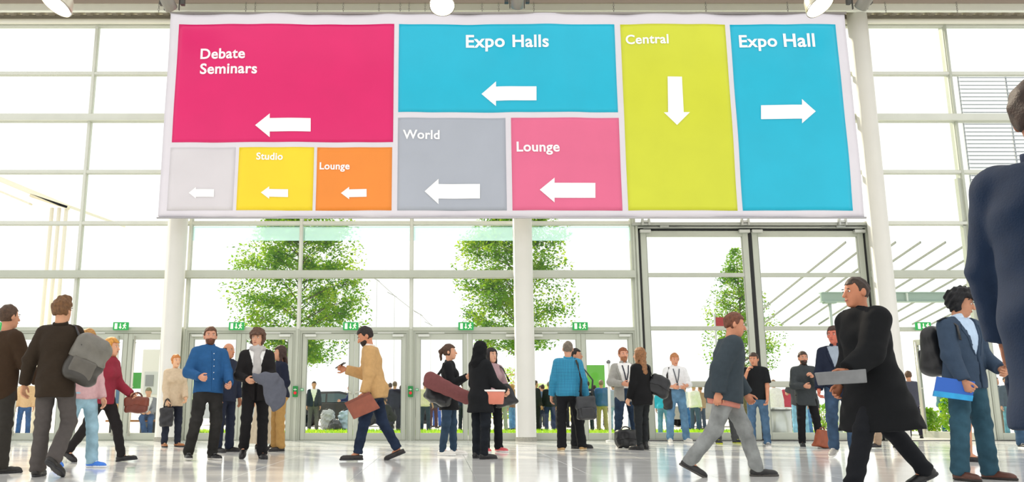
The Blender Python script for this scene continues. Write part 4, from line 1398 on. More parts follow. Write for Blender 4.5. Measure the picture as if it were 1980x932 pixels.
P28 = person('towering man in a navy coat close to the camera', 2092, 0, 1.86, 118, dict(c='#0e2038', name='coat', hem=-.40, g=.036, flare=.03, collar='#13233f'), dict(c='#0f141d'), dict(c='#141416'), dict(kind='short', c='#2b1c16'), skin='#8a5a44', Y=2.98,
             legs=((12, 2, 6, 1, 0), (-10, 2, -18, 1, 8)), arms=((6, 14, 20, 8, 40), (-4, 18, 20, 10, 40)))
# ================================================================== BAGS AND THINGS CARRIED
I3 = np.eye(3)
def soft_bag(name, label, cat, c, size, rot, color, m=None, amp=.006, rnd=.05, vox=.011, flap=None, pocket=None, strap=None, handle=None, sc='#1a1a1c', taper=0.0):
    """soft bag: body, flap, pocket, strap (world points) and handle; c = centre in the world"""
    root = empty(name, c)
    root.rotation_euler = rot
    tag(root, label, cat)
    w, d, h = [v / 2 for v in size]
    seed = random.Random(label).random()
    mm = m or leather(color)
    def fb(P, gx=0.0):
        r2 = random.Random(seed)
        k = 1 + taper * P[:, 2] / h
        Q = P.copy(); Q[:, 0] = P[:, 0] * k; Q[:, 1] = P[:, 1] * (1 + .35 * P[:, 2] / h)
        return rbox(Q, np.zeros(3), I3, (w + gx, d + gx, h + gx), min(rnd, d * .9)) + folds(P, r2, amp, 45, 45)
    pad = np.array([w, d, h]) * (1.35 + abs(taper)) + .03
    sdf_mesh('bag_body', [(fb, -pad, pad, vox)], mm, root)
    if flap:
        def ff(P):
            d_ = np.maximum(fb(P, .008), -(P[:, 2] - h * .05 + np.abs(P[:, 0]) * .15))
            return np.maximum(d_, P[:, 1] - d * .6)
        sdf_mesh('flap', [(ff, -pad, pad, vox)], leather(flap), root)
    if pocket:
        def pf(P):
            return rbox(P, np.array([0, -d * 1.0, -h * .35]), I3, (w * .68, .03, h * .42), .025)
        sdf_mesh('front_pocket', [(pf, -pad * 1.3, pad * 1.3, vox)], leather(pocket), root)
    inv = (Matrix.Translation(Vector(c)) @ Euler(rot).to_matrix().to_4x4()).inverted()
    if handle:
        pts = []
        for q in range(9):
            t = PI * q / 8
            pts.append((math.cos(t) * w * .45, 0, h * .9 + math.sin(t) * handle))
        MB().tube(pts, .011, 8).build('handle', leather(sc), root, True)
    if strap:
        for st in (strap if isinstance(strap[0], list) else [strap]):
            MB().tube([inv @ Vector(p) for p in st], .019, 8, flat=.35).build('strap', leather(sc), root, True)
    return root
def slab(name, label, cat, pts, thick, color, m=None, extra=None):
    """flat case through four world corner points"""
    P = [Vector(p) for p in pts]
    c = sum(P, Vector()) / 4
    n = (P[1] - P[0]).cross(P[3] - P[0]).normalized() * thick / 2
    root = empty(name, c); tag(root, label, cat)
    vs = [p - c - n for p in P] + [p - c + n for p in P]
    fs = [(0, 1, 2, 3), (7, 6, 5, 4)] + [(i, i + 4, (i + 1) % 4 + 4, (i + 1) % 4) for i in range(4)]
    o = MB().add(vs, fs).build('cover', m or leather(color), root)
    md = o.modifiers.new('bevel', 'BEVEL'); md.width = thick * .3; md.segments = 2
    if extra:
        f0, f1, ec, nm = extra
        q = [P[0].lerp(P[3], f0), P[1].lerp(P[2], f0), P[1].lerp(P[2], f1), P[0].lerp(P[3], f1)]
        n2 = n * 1.25
        vs = [p - c - n2 for p in q] + [p - c + n2 for p in q]
        MB().add(vs, fs).build(nm, leather(ec), root)
    return root
def arc(a, b, sag, n=8, top=None):
    a, b = Vector(a), Vector(b)
    return [a.lerp(b, i / n) + Vector((0, 0, sag * math.sin(PI * i / n))) for i in range(n + 1)]
s_ = P2['sh'][-1]
soft_bag('backpack', 'grey and black backpack slung from the dark suited shoulder', 'backpack', W(168, 696, s_.y - .02) , (.36, .24, .50), (rad(8), rad(22), rad(20)), '#37342f', pocket='#5b5750', rnd=.10, amp=.010, flap='#6a675f',
         strap=[s_ + Vector((-.06, .0, .085)), s_ + Vector((.03, -.07, .06)), W(160, 668, s_.y - .14)])
h = P3['wr'][1]
soft_bag('handbag', 'reddish brown handbag of the maroon jumper woman', 'handbag', h + Vector((.03, -.01, -.10)), (.30, .10, .20), (0, 0, rad(8)), '#6d3324', handle=.07, sc='#5a2a1e', flap='#753827')
h = P4['wr'][-1]
soft_bag('handbag', 'small black bag hanging beside the pale beige coat', 'handbag', W(322, 806, h.y - .03), (.24, .10, .34), (0, 0, rad(20)), '#26262a', handle=.16)
h = (P7['wr'][1] + P7['wr'][-1]) / 2
def drape(P):
    d = rcs(P, np.array([-.12, 0, .04]), np.array([.14, 0, .0]), .06, .07, np.array([0, 1., 0]), .8)
    d = su(.06, d, rcs(P, np.array([.02, -.03, .02]), np.array([.14, -.03, -.26]), .09, .13, np.array([0, 1., 0]), .38), rcs(P, np.array([.12, .02, .0]), np.array([.20, .02, -.16]), .07, .09, np.array([0, 1., 0]), .5))
    return d + folds(P, random.Random(5), .010, 30, 70)
root = sdf_mesh('folded_coat', [(drape, (-.3, -.25, -.5), (.42, .25, .25), .012)], cloth('#5e616c'))
root.location = h + Vector((.12, -.10, -.01)); root.rotation_euler = (0, 0, rad(10))
tag(root, 'grey coat folded over the arm of the curly haired man', 'coat')
h = P9['wr'][1]
yy = h.y - .06
slab('document_case', 'reddish brown leather document case in the tan jacket hand', 'case', [W(666, 779, yy), W(714, 757, yy), W(735, 789, yy), W(684, 811, yy)], .03, '#8d4b36', extra=(.0, .12, '#7b3f2d', 'zip_edge'))
def phone(label, p, d, c='#17181b'):
    r = empty('phone', p); tag(r, label, 'phone')
    r.rotation_euler = d
    MB().box((-.037, -.005, -.075), (.037, .005, .075), bev=.004).build('phone_body', mat(c, .3), r)
    MB().box((-.033, -.0058, -.068), (.033, -.005, .068)).build('phone_screen', mat('#0d1118', .1), r)
phone('dark phone held up in front of the tan jacket man', P9['wr'][-1] + Vector((.0, -.02, .035)), (rad(60), 0, rad(70)))
phone('dark phone held by the ponytailed woman', P10['wr'][-1] + Vector((.02, -.03, .06)), (rad(20), 0, rad(60)))
phone('dark phone in the hand of the man in yellow soled trainers', P19['wr'][-1] + Vector((.0, -.05, -.02)), (rad(30), rad(60), 0), '#2a1416')
y = P10['hip'].y - .26
soft_bag('shoulder_bag', 'big black shoulder bag behind the ponytailed woman', 'bag', W(850, 757, y), (.40, .18, .36), (0, rad(24), rad(14)), '#202124', rnd=.07, amp=.01,
         strap=[W(838, 738, y - .02), W(852, 718, y), P10['sh'][-1] + Vector((-.02, -.02, .085))])
def roll(P):
    d = rcs(P, np.array([-.24, 0, .12]), np.array([.26, 0, -.12]), .12, .095, np.array([0, 1., 0]), .4)
    return d + folds(P, random.Random(9), .005, 40, 40)
root = sdf_mesh('maroon_bag_flap', [(roll, (-.5, -.2, -.35), (.5, .2, .38), .012)], cloth('#7c4c4c'))  # maroon flap of the shoulder bag, shaped as a flattened roll
root.location = W(866, 752, y - .17); tag(root, 'maroon flap lying over the big black shoulder bag', 'jacket')
y = P11['wr'][-1].y - .12
c = W(950, 766, y)
root = empty('coral_box', c); tag(root, 'coral box with a white rim held before the black cape', 'box')
MB().lathe([(.155, -.11), (.165, -.10), (.185, .06), (.18, .065)], 28, Matrix.Scale(.7, 4, (0, 1, 0))).build('box_body', mat('#d9816a', .5, noise=.05), root, True)
MB().lathe([(.19, .06), (.197, .068), (.195, .085), (.05, .09), (.001, .09)], 28, Matrix.Scale(.7, 4, (0, 1, 0)), cap=False).build('box_rim', mat('#f3f0ec', .4), root, True)
s_ = P12['sh'][1]
soft_bag('tote_bag', 'black tote on the shoulder of the mauve jacket woman', 'bag', W(976, 764, s_.y - .12), (.30, .12, .34), (0, rad(-14), rad(10)), '#1b1c1f', taper=.25, rnd=.05,
         strap=[[W(962, 742, s_.y - .12), W(958, 715, s_.y - .12), s_ + Vector((-.06, -.02, .085))], [W(985, 738, s_.y - .12), W(972, 712, s_.y - .1), s_ + Vector((-.03, -.03, .085))]])
s_ = P13['sh'][-1]
y = P13['hip'].y - .22
soft_bag('messenger_bag', 'black messenger bag hanging from the checked shirt shoulder', 'bag', W(1133, 789, y), (.30, .14, .36), (0, rad(-3), rad(4)), '#26272a', flap='#303236', pocket='#2a2b2f', rnd=.04,
         strap=[[s_ + Vector((-.05, -.02, .09)), s_ + Vector((-.03, -.12, .0)), W(1124, 735, y), W(1122, 770, y)], [s_ + Vector((-.02, .04, .08)), W(1146, 735, y + .1), W(1144, 772, y)]])
c = G(1211, 866)
soft_bag('holdall', 'black leather holdall on the floor at the grey blazer man\'s feet', 'bag', c + Vector((0, 0, .155)), (.36, .24, .30), (0, 0, rad(6)), '#141517', handle=.07, flap='#1a1b1e', amp=.009, rnd=.08)
s_ = P16['sh'][-1]
soft_bag('handbag', 'black leather handbag on the long haired woman\'s shoulder', 'handbag', W(1273, 746, s_.y - .06), (.36, .16, .34), (0, rad(24), rad(-20)), '#17181b', rnd=.07, taper=.2, flap='#1d1e22',
         strap=[[W(1262, 732, s_.y - .10), s_ + Vector((.03, -.09, .03)), s_ + Vector((-.02, -.03, .08))]])
soft_bag('backpack', 'black backpack hanging at the white shirt man\'s side', 'backpack', W(1291, 772, P17['hip'].y - .05), (.18, .16, .42), (0, 0, 0), '#1c1d20', rnd=.07, strap=[W(1291, 752, P17['hip'].y - .05), W(1290, 725, P17['hip'].y - .1), P17['sh'][-1] + Vector((.03, -.06, .07))])
c = G(1591, 867)
soft_bag('leather_bag', 'orange brown leather bag on the floor by the bearded man', 'bag', c + Vector((0, 0, .165)), (.26, .12, .30), (0, rad(8), rad(24)), '#8e4322', rnd=.03, taper=.3, handle=.05, sc='#6b3019')
h = P23['wr'][1]
slab('document_folder', 'grey folder under the arm of the long black coat', 'folder', [h + Vector((-.24, -.05, .03)), h + Vector((.16, -.07, .06)), h + Vector((.16, -.07, -.05)), h + Vector((-.22, -.05, -.07))], .025, '#6f7173')
h = P26['wr'][-1]
y = h.y + .03
slab('blue_folder', 'bright blue folder in the slate blazer man\'s hand', 'folder', [W(1811, 728, y), W(1885, 738, y), W(1879, 776, y), W(1804, 766, y)], .018, '#1c5fc0', m=mat('#1c5fc0', .35), extra=(.72, .995, '#1f9fdc', 'cyan_band'))
s_ = P26['sh'][-1]
soft_bag('backpack', 'black backpack on the slate blazer man\'s back', 'backpack', P26['chest'] + P26['fr'] * -.23 + P26['xr'] * -.05 + Vector((0, 0, -.12)), (.34, .22, .50), (0, 0, rad(24 + 180)), '#17181b', rnd=.10, pocket='#1e1f23', amp=.003,
         strap=[[s_ + Vector((-.10, -.02, .05)), s_ + Vector((-.02, -.03, .085)), s_ + Vector((.05, -.09, .0)), s_ + Vector((.04, -.13, -.14))]])
# slim white barrier post and steel bin
c = W(1180, 845, 18.3); c.z = 0
root = empty('barrier_post', c); tag(root, 'slim white metal post beside the grey blazer man', 'post')
zt = W(1182, 700, 18.3).z
MB().lathe([(.10, 0), (.10, .015), (.03, .03)], 20).build('base', mat('#d8dad4', .4, metal=.3), root, True)
MB().tube([(0, 0, .02), (.02, 0, zt - .03)], .03, 12).build('pole', mat('#e4e6e0', .4, metal=.1), root, True)
MB().ell((.02, 0, zt), (.045, .045, .045), None, 12, 8).build('knob', mat('#77797a', .35, metal=.6), root, True)
# ================================================================== OUTSIDE
GZ = -0.10
struct(MB().box((-70, 18.75, GZ - .3), (80, 140, GZ)).build('pavement', mat('#d9d6cf', .85, noise=.06, nscale=.6)), 'pale paving outside the glass front')
struct(MB().box((-16, 18.72, GZ), (18, 20.4, -0.015)).build('path', mat('#cfccc4', .8, noise=.06, nscale=1.5)), 'pale terrace step along the doors')
# grass verge with blades
gx0, gx1, gy0, gy1 = W(330, 800, 27).x, W(1640, 800, 27).x, 25.6, 30.6
gb_ = MB().box((gx0, gy0, GZ), (gx1, gy1, GZ + .02)).build('lawn', mat('#9cc63f', .9, noise=.2, nscale=2))
struct(gb_, 'bright green lawn strip outside')
rg = random.Random(4)
v, f = [], []
for i in range(9000):
    x, y = rg.uniform(gx0, gx1), rg.uniform(gy0, gy1)
    a = rg.uniform(0, PI); w = .018; hh = rg.uniform(.04, .10)
    dx, dy = math.cos(a) * w, math.sin(a) * w
    o = len(v)
    v += [(x - dx, y - dy, GZ + .015), (x + dx, y + dy, GZ + .015), (x + rg.uniform(-.03, .03), y + rg.uniform(-.03, .03), GZ + .02 + hh)]
    f.append((o, o + 1, o + 2))
def leafmat(name, c1, c2, c3):
    m = bpy.data.materials.new(name)
    m.use_nodes = True
    nt = m.node_tree; nt.nodes.clear()
    out = nt.nodes.new('ShaderNodeOutputMaterial')
    tc = nt.nodes.new('ShaderNodeTexCoord')
    nz = nt.nodes.new('ShaderNodeTexNoise'); nz.inputs['Scale'].default_value = 1.6; nz.inputs['Detail'].default_value = 3
    nt.links.new(tc.outputs['Object'], nz.inputs['Vector'])
    rp = nt.nodes.new('ShaderNodeValToRGB')
    rp.color_ramp.elements[0].position = .32; rp.color_ramp.elements[0].color = lin(c1)
    rp.color_ramp.elements[1].position = .68; rp.color_ramp.elements[1].color = lin(c3)
    e = rp.color_ramp.elements.new(.5); e.color = lin(c2)
    nt.links.new(nz.outputs[0], rp.inputs[0])
    df = nt.nodes.new('ShaderNodeBsdfDiffuse'); tl = nt.nodes.new('ShaderNodeBsdfTranslucent')
    nt.links.new(rp.outputs[0], df.inputs[0]); nt.links.new(rp.outputs[0], tl.inputs[0])
    mx = nt.nodes.new('ShaderNodeMixShader'); mx.inputs[0].default_value = .6
    nt.links.new(df.outputs[0], mx.inputs[1]); nt.links.new(tl.outputs[0], mx.inputs[2])
    nt.links.new(mx.outputs[0], out.inputs[0])
    return m
LEAF = leafmat('tree_leaf', '#447f1e', '#7fb028', '#c6da3c')
LEAF2 = leafmat('shrub_leaf', '#7fb42c', '#a9d03a', '#d6dc4a')
go = MB().add(v, f).build('grass', LEAF2); tag(go, 'short bright grass on the lawn strip', 'grass', kind='stuff')
BARK = mat('#6b5f4d', .9, noise=.25, nscale=20)
def tree(label, px, Y, ztop, zbot, rfun, n, seed, leaf=.085, trunk_r=.08, lm=None):
    """crown of separate leaf blades on a branching trunk. rfun(t) = crown radius at relative height t"""
    r = random.Random(seed)
    X = W(px, 780, Y).x
    root = empty('tree', (X, Y, GZ)); tag(root, label, 'tree', 'young trees outside the glass front')
    H = ztop - GZ
    zb = zbot - GZ
    tb = MB()
    trunk = [(0, 0, 0)]
    for i in range(1, 9):
        trunk.append((r.uniform(-.04, .04), r.uniform(-.04, .04), (H * .93) * i / 8))
    tb.tube(trunk, [trunk_r * (1 - .85 * i / 8) for i in range(9)], 9)
    tb.build('trunk', BARK, root, True)
    bb = MB()
    tips = []
    for i in range(46):
        t = r.uniform(0, .97)
        z0 = max(.3, zb - .25 + (H - zb) * t * .92)
        a = r.uniform(0, 2 * PI)
        R = rfun(t) * r.uniform(.55, .98)
        p0 = Vector((0, 0, z0)); p1 = Vector((math.cos(a) * R * .5, math.sin(a) * R * .5, z0 + R * .30)); p2 = Vector((math.cos(a) * R, math.sin(a) * R, z0 + R * .42))
        bb.tube([p0, p1, p2], [.022, .013, .004], 5, cap=False)
        tips.append((p0, p1, p2))
        for q in range(3):
            b0 = p1.lerp(p2, r.uniform(0, .6)); a2 = a + r.uniform(-.9, .9); L = R * r.uniform(.25, .45)
            b1 = b0 + Vector((math.cos(a2) * L, math.sin(a2) * L, L * r.uniform(-.1, .6)))
            bb.tube([b0, b1], [.009, .003], 4, cap=False)
            tips.append((b0, b0.lerp(b1, .5), b1))
    bb.build('branches', BARK, root, True)['kind'] = 'stuff'
    v, f = [], []
    for i in range(n):
        if r.random() < .62:
            seg = r.choice(tips); k = r.random() ** .7
            p = (seg[0].lerp(seg[1], k * 2) if k < .5 else seg[1].lerp(seg[2], k * 2 - 1)) + Vector((r.gauss(0, .13), r.gauss(0, .13), r.gauss(0, .11)))
        else:
            t = r.random(); a = r.uniform(0, 2 * PI); R = rfun(t) * math.sqrt(r.random()) * (1 + .12 * math.sin(a * 3 + t * 9))
            p = Vector((math.cos(a) * R, math.sin(a) * R, zb + (H - zb) * t))
        L = leaf * r.uniform(.7, 1.35)
        e = Euler((r.uniform(-.9, .9), r.uniform(-.9, .9), r.uniform(0, 2 * PI))).to_matrix()
        o = len(v)
        for q in ((0, 0, 0), (.5 * L, .30 * L, .05 * L), (1.1 * L, 0, -.08 * L), (.5 * L, -.30 * L, .05 * L)):
            v.append(tuple(p + e @ Vector(q)))
        f.append((o, o + 1, o + 2, o + 3))
    fo = MB().add(v, f).build('foliage', lm or LEAF, root)
    fo['kind'] = 'stuff'
    return root
def zat(py, Y): return W(800, py, Y).z
lerp_ = lambda pts: (lambda t: float(np.interp(t, [p[0] for p in pts], [p[1] for p in pts])))
tree('large leafy tree behind the doors of the tan jacket man', 574, 26, zat(380, 26), zat(700, 26), lerp_([(0, 1.0), (.15, 1.95), (.45, 2.2), (.72, 1.85), (.9, 1.0), (1, .4)]), 26000, 1, leaf=.10)
tree('tall leafy tree behind the middle white column', 1002, 26, zat(370, 26), zat(675, 26), lerp_([(0, 1.1), (.2, 1.75), (.5, 1.8), (.75, 1.55), (.92, .8), (1, .3)]), 21000, 2, leaf=.10)
tree('slender tree seen through the tall door leaves', 1442, 31, zat(480, 31), zat(722, 31), lerp_([(0, 1.0), (.2, 1.65), (.45, 1.25), (.7, .85), (1, .15)]), 8500, 3, leaf=.10)
# shrubs
def shrub(label, px, py, Y, w, hgt, n, seed, lm=None, flowers=None):
    r = random.Random(seed)
    c = W(px, py, Y); 
    root = empty('shrub', (c.x, Y, GZ)); tag(root, label, 'shrub')
    v, f, fv, ff = [], [], [], []
    stm = MB()
    for q in range(5):
        stm.tube([(r.uniform(-.1, .1) * w, 0, 0), (r.uniform(-.35, .35) * w, r.uniform(-.2, .2), hgt * .75)], [.02, .006], 5)
    stm.build('stems', BARK, root)['kind'] = 'stuff'
    for i in range(n):
        a = r.uniform(0, 2 * PI); t = r.random(); R = w / 2 * math.sqrt(r.random()) * (math.sin(PI * (t * .85 + .1)) ** .6)
        p = Vector((math.cos(a) * R, math.sin(a) * R * .7, hgt * (.12 + .88 * t)))
        L = r.uniform(.06, .13); e = Euler((r.uniform(-1, 1), r.uniform(-1, 1), r.uniform(0, 6.3))).to_matrix()
        isf = flowers and r.random() < .2
        tv, tf = (fv, ff) if isf else (v, f)
        o = len(tv)
        for q in ((0, 0, 0), (.5 * L, .3 * L, 0), (L, 0, 0), (.5 * L, -.3 * L, 0)):
            tv.append(tuple(p + e @ Vector(q)))
        tf.append((o, o + 1, o + 2, o + 3))
    MB().add(v, f).build('foliage', lm or LEAF2, root)['kind'] = 'stuff'
    if flowers:
        MB().add(fv, ff).build('blossom', mat(flowers, .7), root)['kind'] = 'stuff'
shrub('flowering shrub with orange blossom beside the middle column', 975, 790, 40, 2.4, 2.6, 2200, 11, flowers='#e58a50')
shrub('pale green shrub beyond the middle column', 1050, 790, 44, 2.6, 2.0, 1600, 12, leafmat('pale_leaf', '#b4cc8c', '#cfe0a4', '#e0eac0'))
shrub('bright green shrub outside the open doorway', 1790, 790, 25, .9, .75, 1400, 13)
shrub('low green shrub left of the walking pair outside', 1738, 800, 26.5, .9, .45, 900, 14)
shrub('tall green shrub behind the open door leaf', 1838, 790, 26.4, .7, 1.2, 1300, 15)
shrub('green shrub behind the man in light blue jeans', 1592, 790, 33, 1.4, .9, 900, 16)
# ---- cars
def car(label, px, Y, color, face=0, glassc='#2c4a4c'):
    X = W(px, 790, Y).x
    root = empty('car', (X, Y, GZ), rad(face)); tag(root, label, 'car')
    prof = [(-2.1, .32), (-2.13, .62), (-2.0, .86), (-1.75, .98), (-1.5, 1.36), (-1.05, 1.50), (.1, 1.52), (.55, 1.42), (1.15, 1.0), (1.9, .84), (2.12, .6), (2.12, .32)]
    vs, fs = [], []
    n = len(prof)
    for k, (yy, sq) in enumerate(((-.84, 0), (-.86, 1), (.86, 1), (.84, 0))):
        for (x, z) in prof:
            ins = .18 * max(0, (z - .95) / .55)
            y_ = yy * (1 - ins * 1.0)
            vs.append((x * (1 if sq else .985), y_, z if sq == 1 else z * .99))
    for k in range(3):
        for i in range(n):
            j = (i + 1) % n
            fs.append((k * n + i, k * n + j, (k + 1) * n + j, (k + 1) * n + i))
    fs.append(tuple(range(n))[::-1]); fs.append(tuple(3 * n + i for i in range(n)))
    MB().add(vs, fs).build('car_body', mat(color, .25, metal=.3, coat=.6), root)
    gm = mat(glassc, .08, spec=.8)
    for s in (-1, 1):
        for q in ([(-1.42, 1.04), (-1.28, 1.34), (-.5, 1.42), (-.5, 1.04)], [(-.42, 1.04), (-.42, 1.42), (.05, 1.43), (.48, 1.34), (.95, 1.04)]):
            pts = [(x, s * .875 * (1 - .18 * max(0, (z - .95) / .55)), z) for x, z in q]
            o = MB().add(pts, [tuple(range(len(pts)))]).build('side_window', gm, root)
            md = o.modifiers.new('solid', 'SOLIDIFY'); md.thickness = .012; md.offset = 0
    for (xa, za, xb, zb) in ((.62, 1.40, 1.12, 1.03), (-1.56, 1.32, -1.76, 1.0)):
        pts = [(xa + .02, -.66, za), (xa + .02, .66, za), (xb + .02, .74, zb), (xb + .02, -.74, zb)] if xa > 0 else [(xa - .02, -.66, za), (xa - .02, .66, za), (xb - .02, .74, zb), (xb - .02, -.74, zb)]
        o = MB().add(pts, [(0, 1, 2, 3)]).build('windscreen', gm, root)
        md = o.modifiers.new('solid', 'SOLIDIFY'); md.thickness = .02; md.offset = 0
    for x in (-1.3, 1.32):
        for s in (-1, 1):
            wh = MB().lathe([(.18, -.1), (.31, -.1), (.33, -.07), (.33, .07), (.31, .1), (.18, .1)], 20, TM((x, s * .80, .33), rx=PI / 2)).build('wheel', mat('#1b1b1c', .7), root, True)
            MB().lathe([(.18, -.09), (.17, .09)], 14, TM((x, s * .81, .33), rx=PI / 2)).build('hub_cap', metal('#b9bbbb'), wh, True)
    for s in (-1, 1):
        MB().box((2.06, s * .5, .62), (2.13, s * .78, .74), bev=.01).build('headlamp', mat('#e8ecec', .15), root)
        MB().box((-2.14, s * .55, .66), (-2.05, s * .8, .8), bev=.01).build('tail_lamp', mat('#a41c1c', .25), root)
    return root
car('black hatchback parked behind the wrapped luggage', 655, 39, '#1c1e20', 0)
car('silver car parked behind the khaki trousers', 480, 42, '#b4b8ba', 0)
car('silver grey car parked behind the man in a dark tee', 1378, 38, '#a8a59d', 180)
car('dark grey car parked beyond the men in suits', 775, 46, '#5b6064', 0)
# wrapped luggage
for i, (px, w_, hh, c, l) in enumerate(((634, .5, .72, '#b8bcc0', 'plastic wrapped pale luggage sack under the car'), (668, .5, .68, '#a9c0d2', 'bluish plastic wrapped luggage sack beside the pale one'), (651, .45, .36, '#3c4044', 'dark soft bag before the pale luggage sack'), (778, .6, .3, '#e6e6e4', 'white sack lying near the woman in black outside'))):
    c0 = W(px, 800, 32.3)
    soft_bag('luggage_sack', l, 'bag', Vector((c0.x, 32.3 - .45 * (i == 2), GZ + hh / 2)), (w_, .5, hh), (0, 0, rad(10 * i)), c, m=mat(c, .3, noise=.2, nscale=6), amp=.03, rnd=.2, vox=.03, handle=.08)
# steel bin
X = W(1502, 830, 19.6)
root = empty('litter_bin', (X.x, 19.6, -0.015)); tag(root, 'brushed steel cylinder bin outside the tall doors', 'bin')
bh = W(1502, 786, 19.6).z
MB().lathe([(.32, 0), (.33, .02), (.33, bh - .05)], 36).build('bin_body', mat('#c9cac8', .3, metal=.8, noise=.08, nscale=3), root, True)
MB().lathe([(.34, bh - .05), (.345, bh - .02), (.33, bh), (.2, bh), (.19, bh - .08)], 36, cap=False).build('bin_rim', metal('#dcdcda', .2), root, True)
# ---- canopy outside on the right
CA = '#a9bdb4'
root = empty('glass_canopy', (W(1700, 576, 24).x, 24, GZ)); tag(root, 'glass canopy with grey green beam outside the end doors', 'canopy')
ox, oz = root.location.x, root.location.z
def loc(p): return (p.x - ox, p.y - 24, p.z - oz)
z0, z1 = W(1700, 583, 24).z - oz, W(1700, 567, 24).z - oz
xa, xb = W(1587, 575, 24).x - ox, W(1985, 575, 24).x - ox
b = MB().box((xa, -.04, z0), (xb, .04, z1)).box((xa, -.12, z1), (xb, .12, z1 + .02)).box((xa, -.12, z0 - .02), (xb, .12, z0))
b.build('beam', mat(CA, .5, metal=.1), root)
for px in (1603, 1751, 1834, 1960):
    x = W(px, 575, 24).x - ox
    if px in (1603, 1960):
        MB().tube([(x, 0, 0), (x, 0, z0 - .02)], .045, 12).build('post', mat('#c6d2cc', .5), root, True)
        MB().box((x - .16, -.1, z0 - .06), (x + .16, .1, z0 - .02)).build('post_head', mat(CA, .5), root)
    else:
        MB().box((x - .02, -.10, z0), (x + .02, -.04, z1)).build('stiffener', mat('#e4ebe6', .5), root)
for i in range(12):
    xi = xa - .9 + i * .62
    nz = z1 + .85; fz = z1 - .45
    MB().box((-.012, 0, -.025), (.012, 7.6, .025), M=TM((xi + .2, -3.2, nz), rx=math.atan2(fz - nz, 7.4))).build('rafter', mat('#8f928b', .5), root)
    if i < 11:
        MB().box((.035, 0, .04), (.585, 7.6, .05), M=TM((xi + .2, -3.2, nz), rx=math.atan2(fz - nz, 7.4))).build('roof_pane', GLASS, root)
# ---- pale porch outside on the left
PC = '#f3ead6'
root = empty('porch', (W(60, 400, 27).x, 27, GZ)); tag(root, 'pale porch roof with slanted edge outside the left-hand windows', 'porch')
ox, oz = root.location.x, root.location.z
def L2(px, py, Y=27): p = W(px, py, Y); return Vector((p.x - ox, p.y - 27, p.z - oz))
def bar(a, b_, r, name, c=PC):
    a, b_ = L2(*a), L2(*b_)
    d = b_ - a
    M = Matrix.Translation(a) @ d.to_track_quat('X', 'Z').to_matrix().to_4x4()
    MB().box((0, -.1, -r), (d.length, .1, r), M=M, bev=.01).build(name, mat(c, .6), root)
bar((-60, 322), (133, 402), .07, 'roof_edge')
bar((60, 378), (133, 402), .05, 'eave', '#e6d9bb')
bar((-60, 345), (60, 395), .03, 'soffit_edge', '#eee6d4')
for px in (100, 114, 128):
    p = L2(px, 410)
    MB().tube([(p.x, 0, 0), (p.x, 0, L2(px, 402).z)], .06, 10).build('post', mat(PC, .6), root, True)
pr = [L2(-60, 322), L2(133, 402), L2(133, 402) + Vector((0, 5, .4)), L2(-60, 322) + Vector((0, 5, .4))]
MB().add([tuple(p) for p in pr] + [tuple(p + Vector((0, 0, .1))) for p in pr], [(0, 1, 2, 3), (7, 6, 5, 4), (0, 4, 5, 1), (1, 5, 6, 2), (2, 6, 7, 3), (3, 7, 4, 0)]).build('roof_slab', mat('#efe8d8', .7), root)
# ---- louvre screen on the right
Yl = 20.2
root = empty('louvre_screen', (W(1930, 330, Yl).x, Yl, -0.015)); tag(root, 'white slatted louvre screen outside the end windows', 'louvre')
ox = root.location.x
xa, xb = W(1872, 300, Yl).x - ox, W(1872, 300, Yl).x - ox + 2.6
sm = MB().box((xa, -.035, -.011), (xb, .035, .011), M=None).mesh('slat'); sm.materials.append(mat('#a9adb6', .5))
zl0, zl1 = W(1900, 530, Yl).z, W(1900, 150, Yl).z
n = 50
for i in range(n):
    o = link('slat', sm, root); o.location = (0, 0, zl0 + (zl1 - zl0) * i / (n - 1) + .015); o.rotation_euler = (rad(28), 0, 0)
for x in (xa, xa + 1.2, xb):
    MB().box((x - .02, .03, 0), (x + .02, .07, zl1 + .1)).build('rail', mat('#c9ccd2', .5, metal=.2), root)
# ---- street poles and wire
for i, (px, py) in enumerate(((729, 541), (763, 572), (813, 608), (833, 628))):
    Yp = 52 + i * 6
    p = W(px, py, Yp)
    root = empty('street_pole', (p.x, Yp, GZ)); tag(root, 'thin street pole behind the glass, %s' % ('tallest of the four', 'second tallest of the four', 'third tallest of the four', 'shortest of the four')[i], 'pole', 'thin street poles in the distance')
    MB().tube([(0, 0, 0), (0, 0, p.z - GZ)], [.025, .02], 8).build('pole', mat('#c6c9c8', .5), root, True)
    MB().tube([(-.5, 0, p.z - GZ + .25), (0, 0, p.z - GZ), (.15, 0, p.z - GZ - .1)], .03, 6).build('arm', mat('#b0b3b2', .5), root, True)
pts = [W(700, 520, 49), W(729, 541, 52), W(763, 572, 58), W(795, 597, 61), W(813, 608, 64), W(833, 628, 70)]
w_ = MB().tube(pts, .02, 5).build('overhead_wire', mat('#9a9d9c', .5)); tag(w_, 'thin overhead wire strung between the street poles', 'wire')
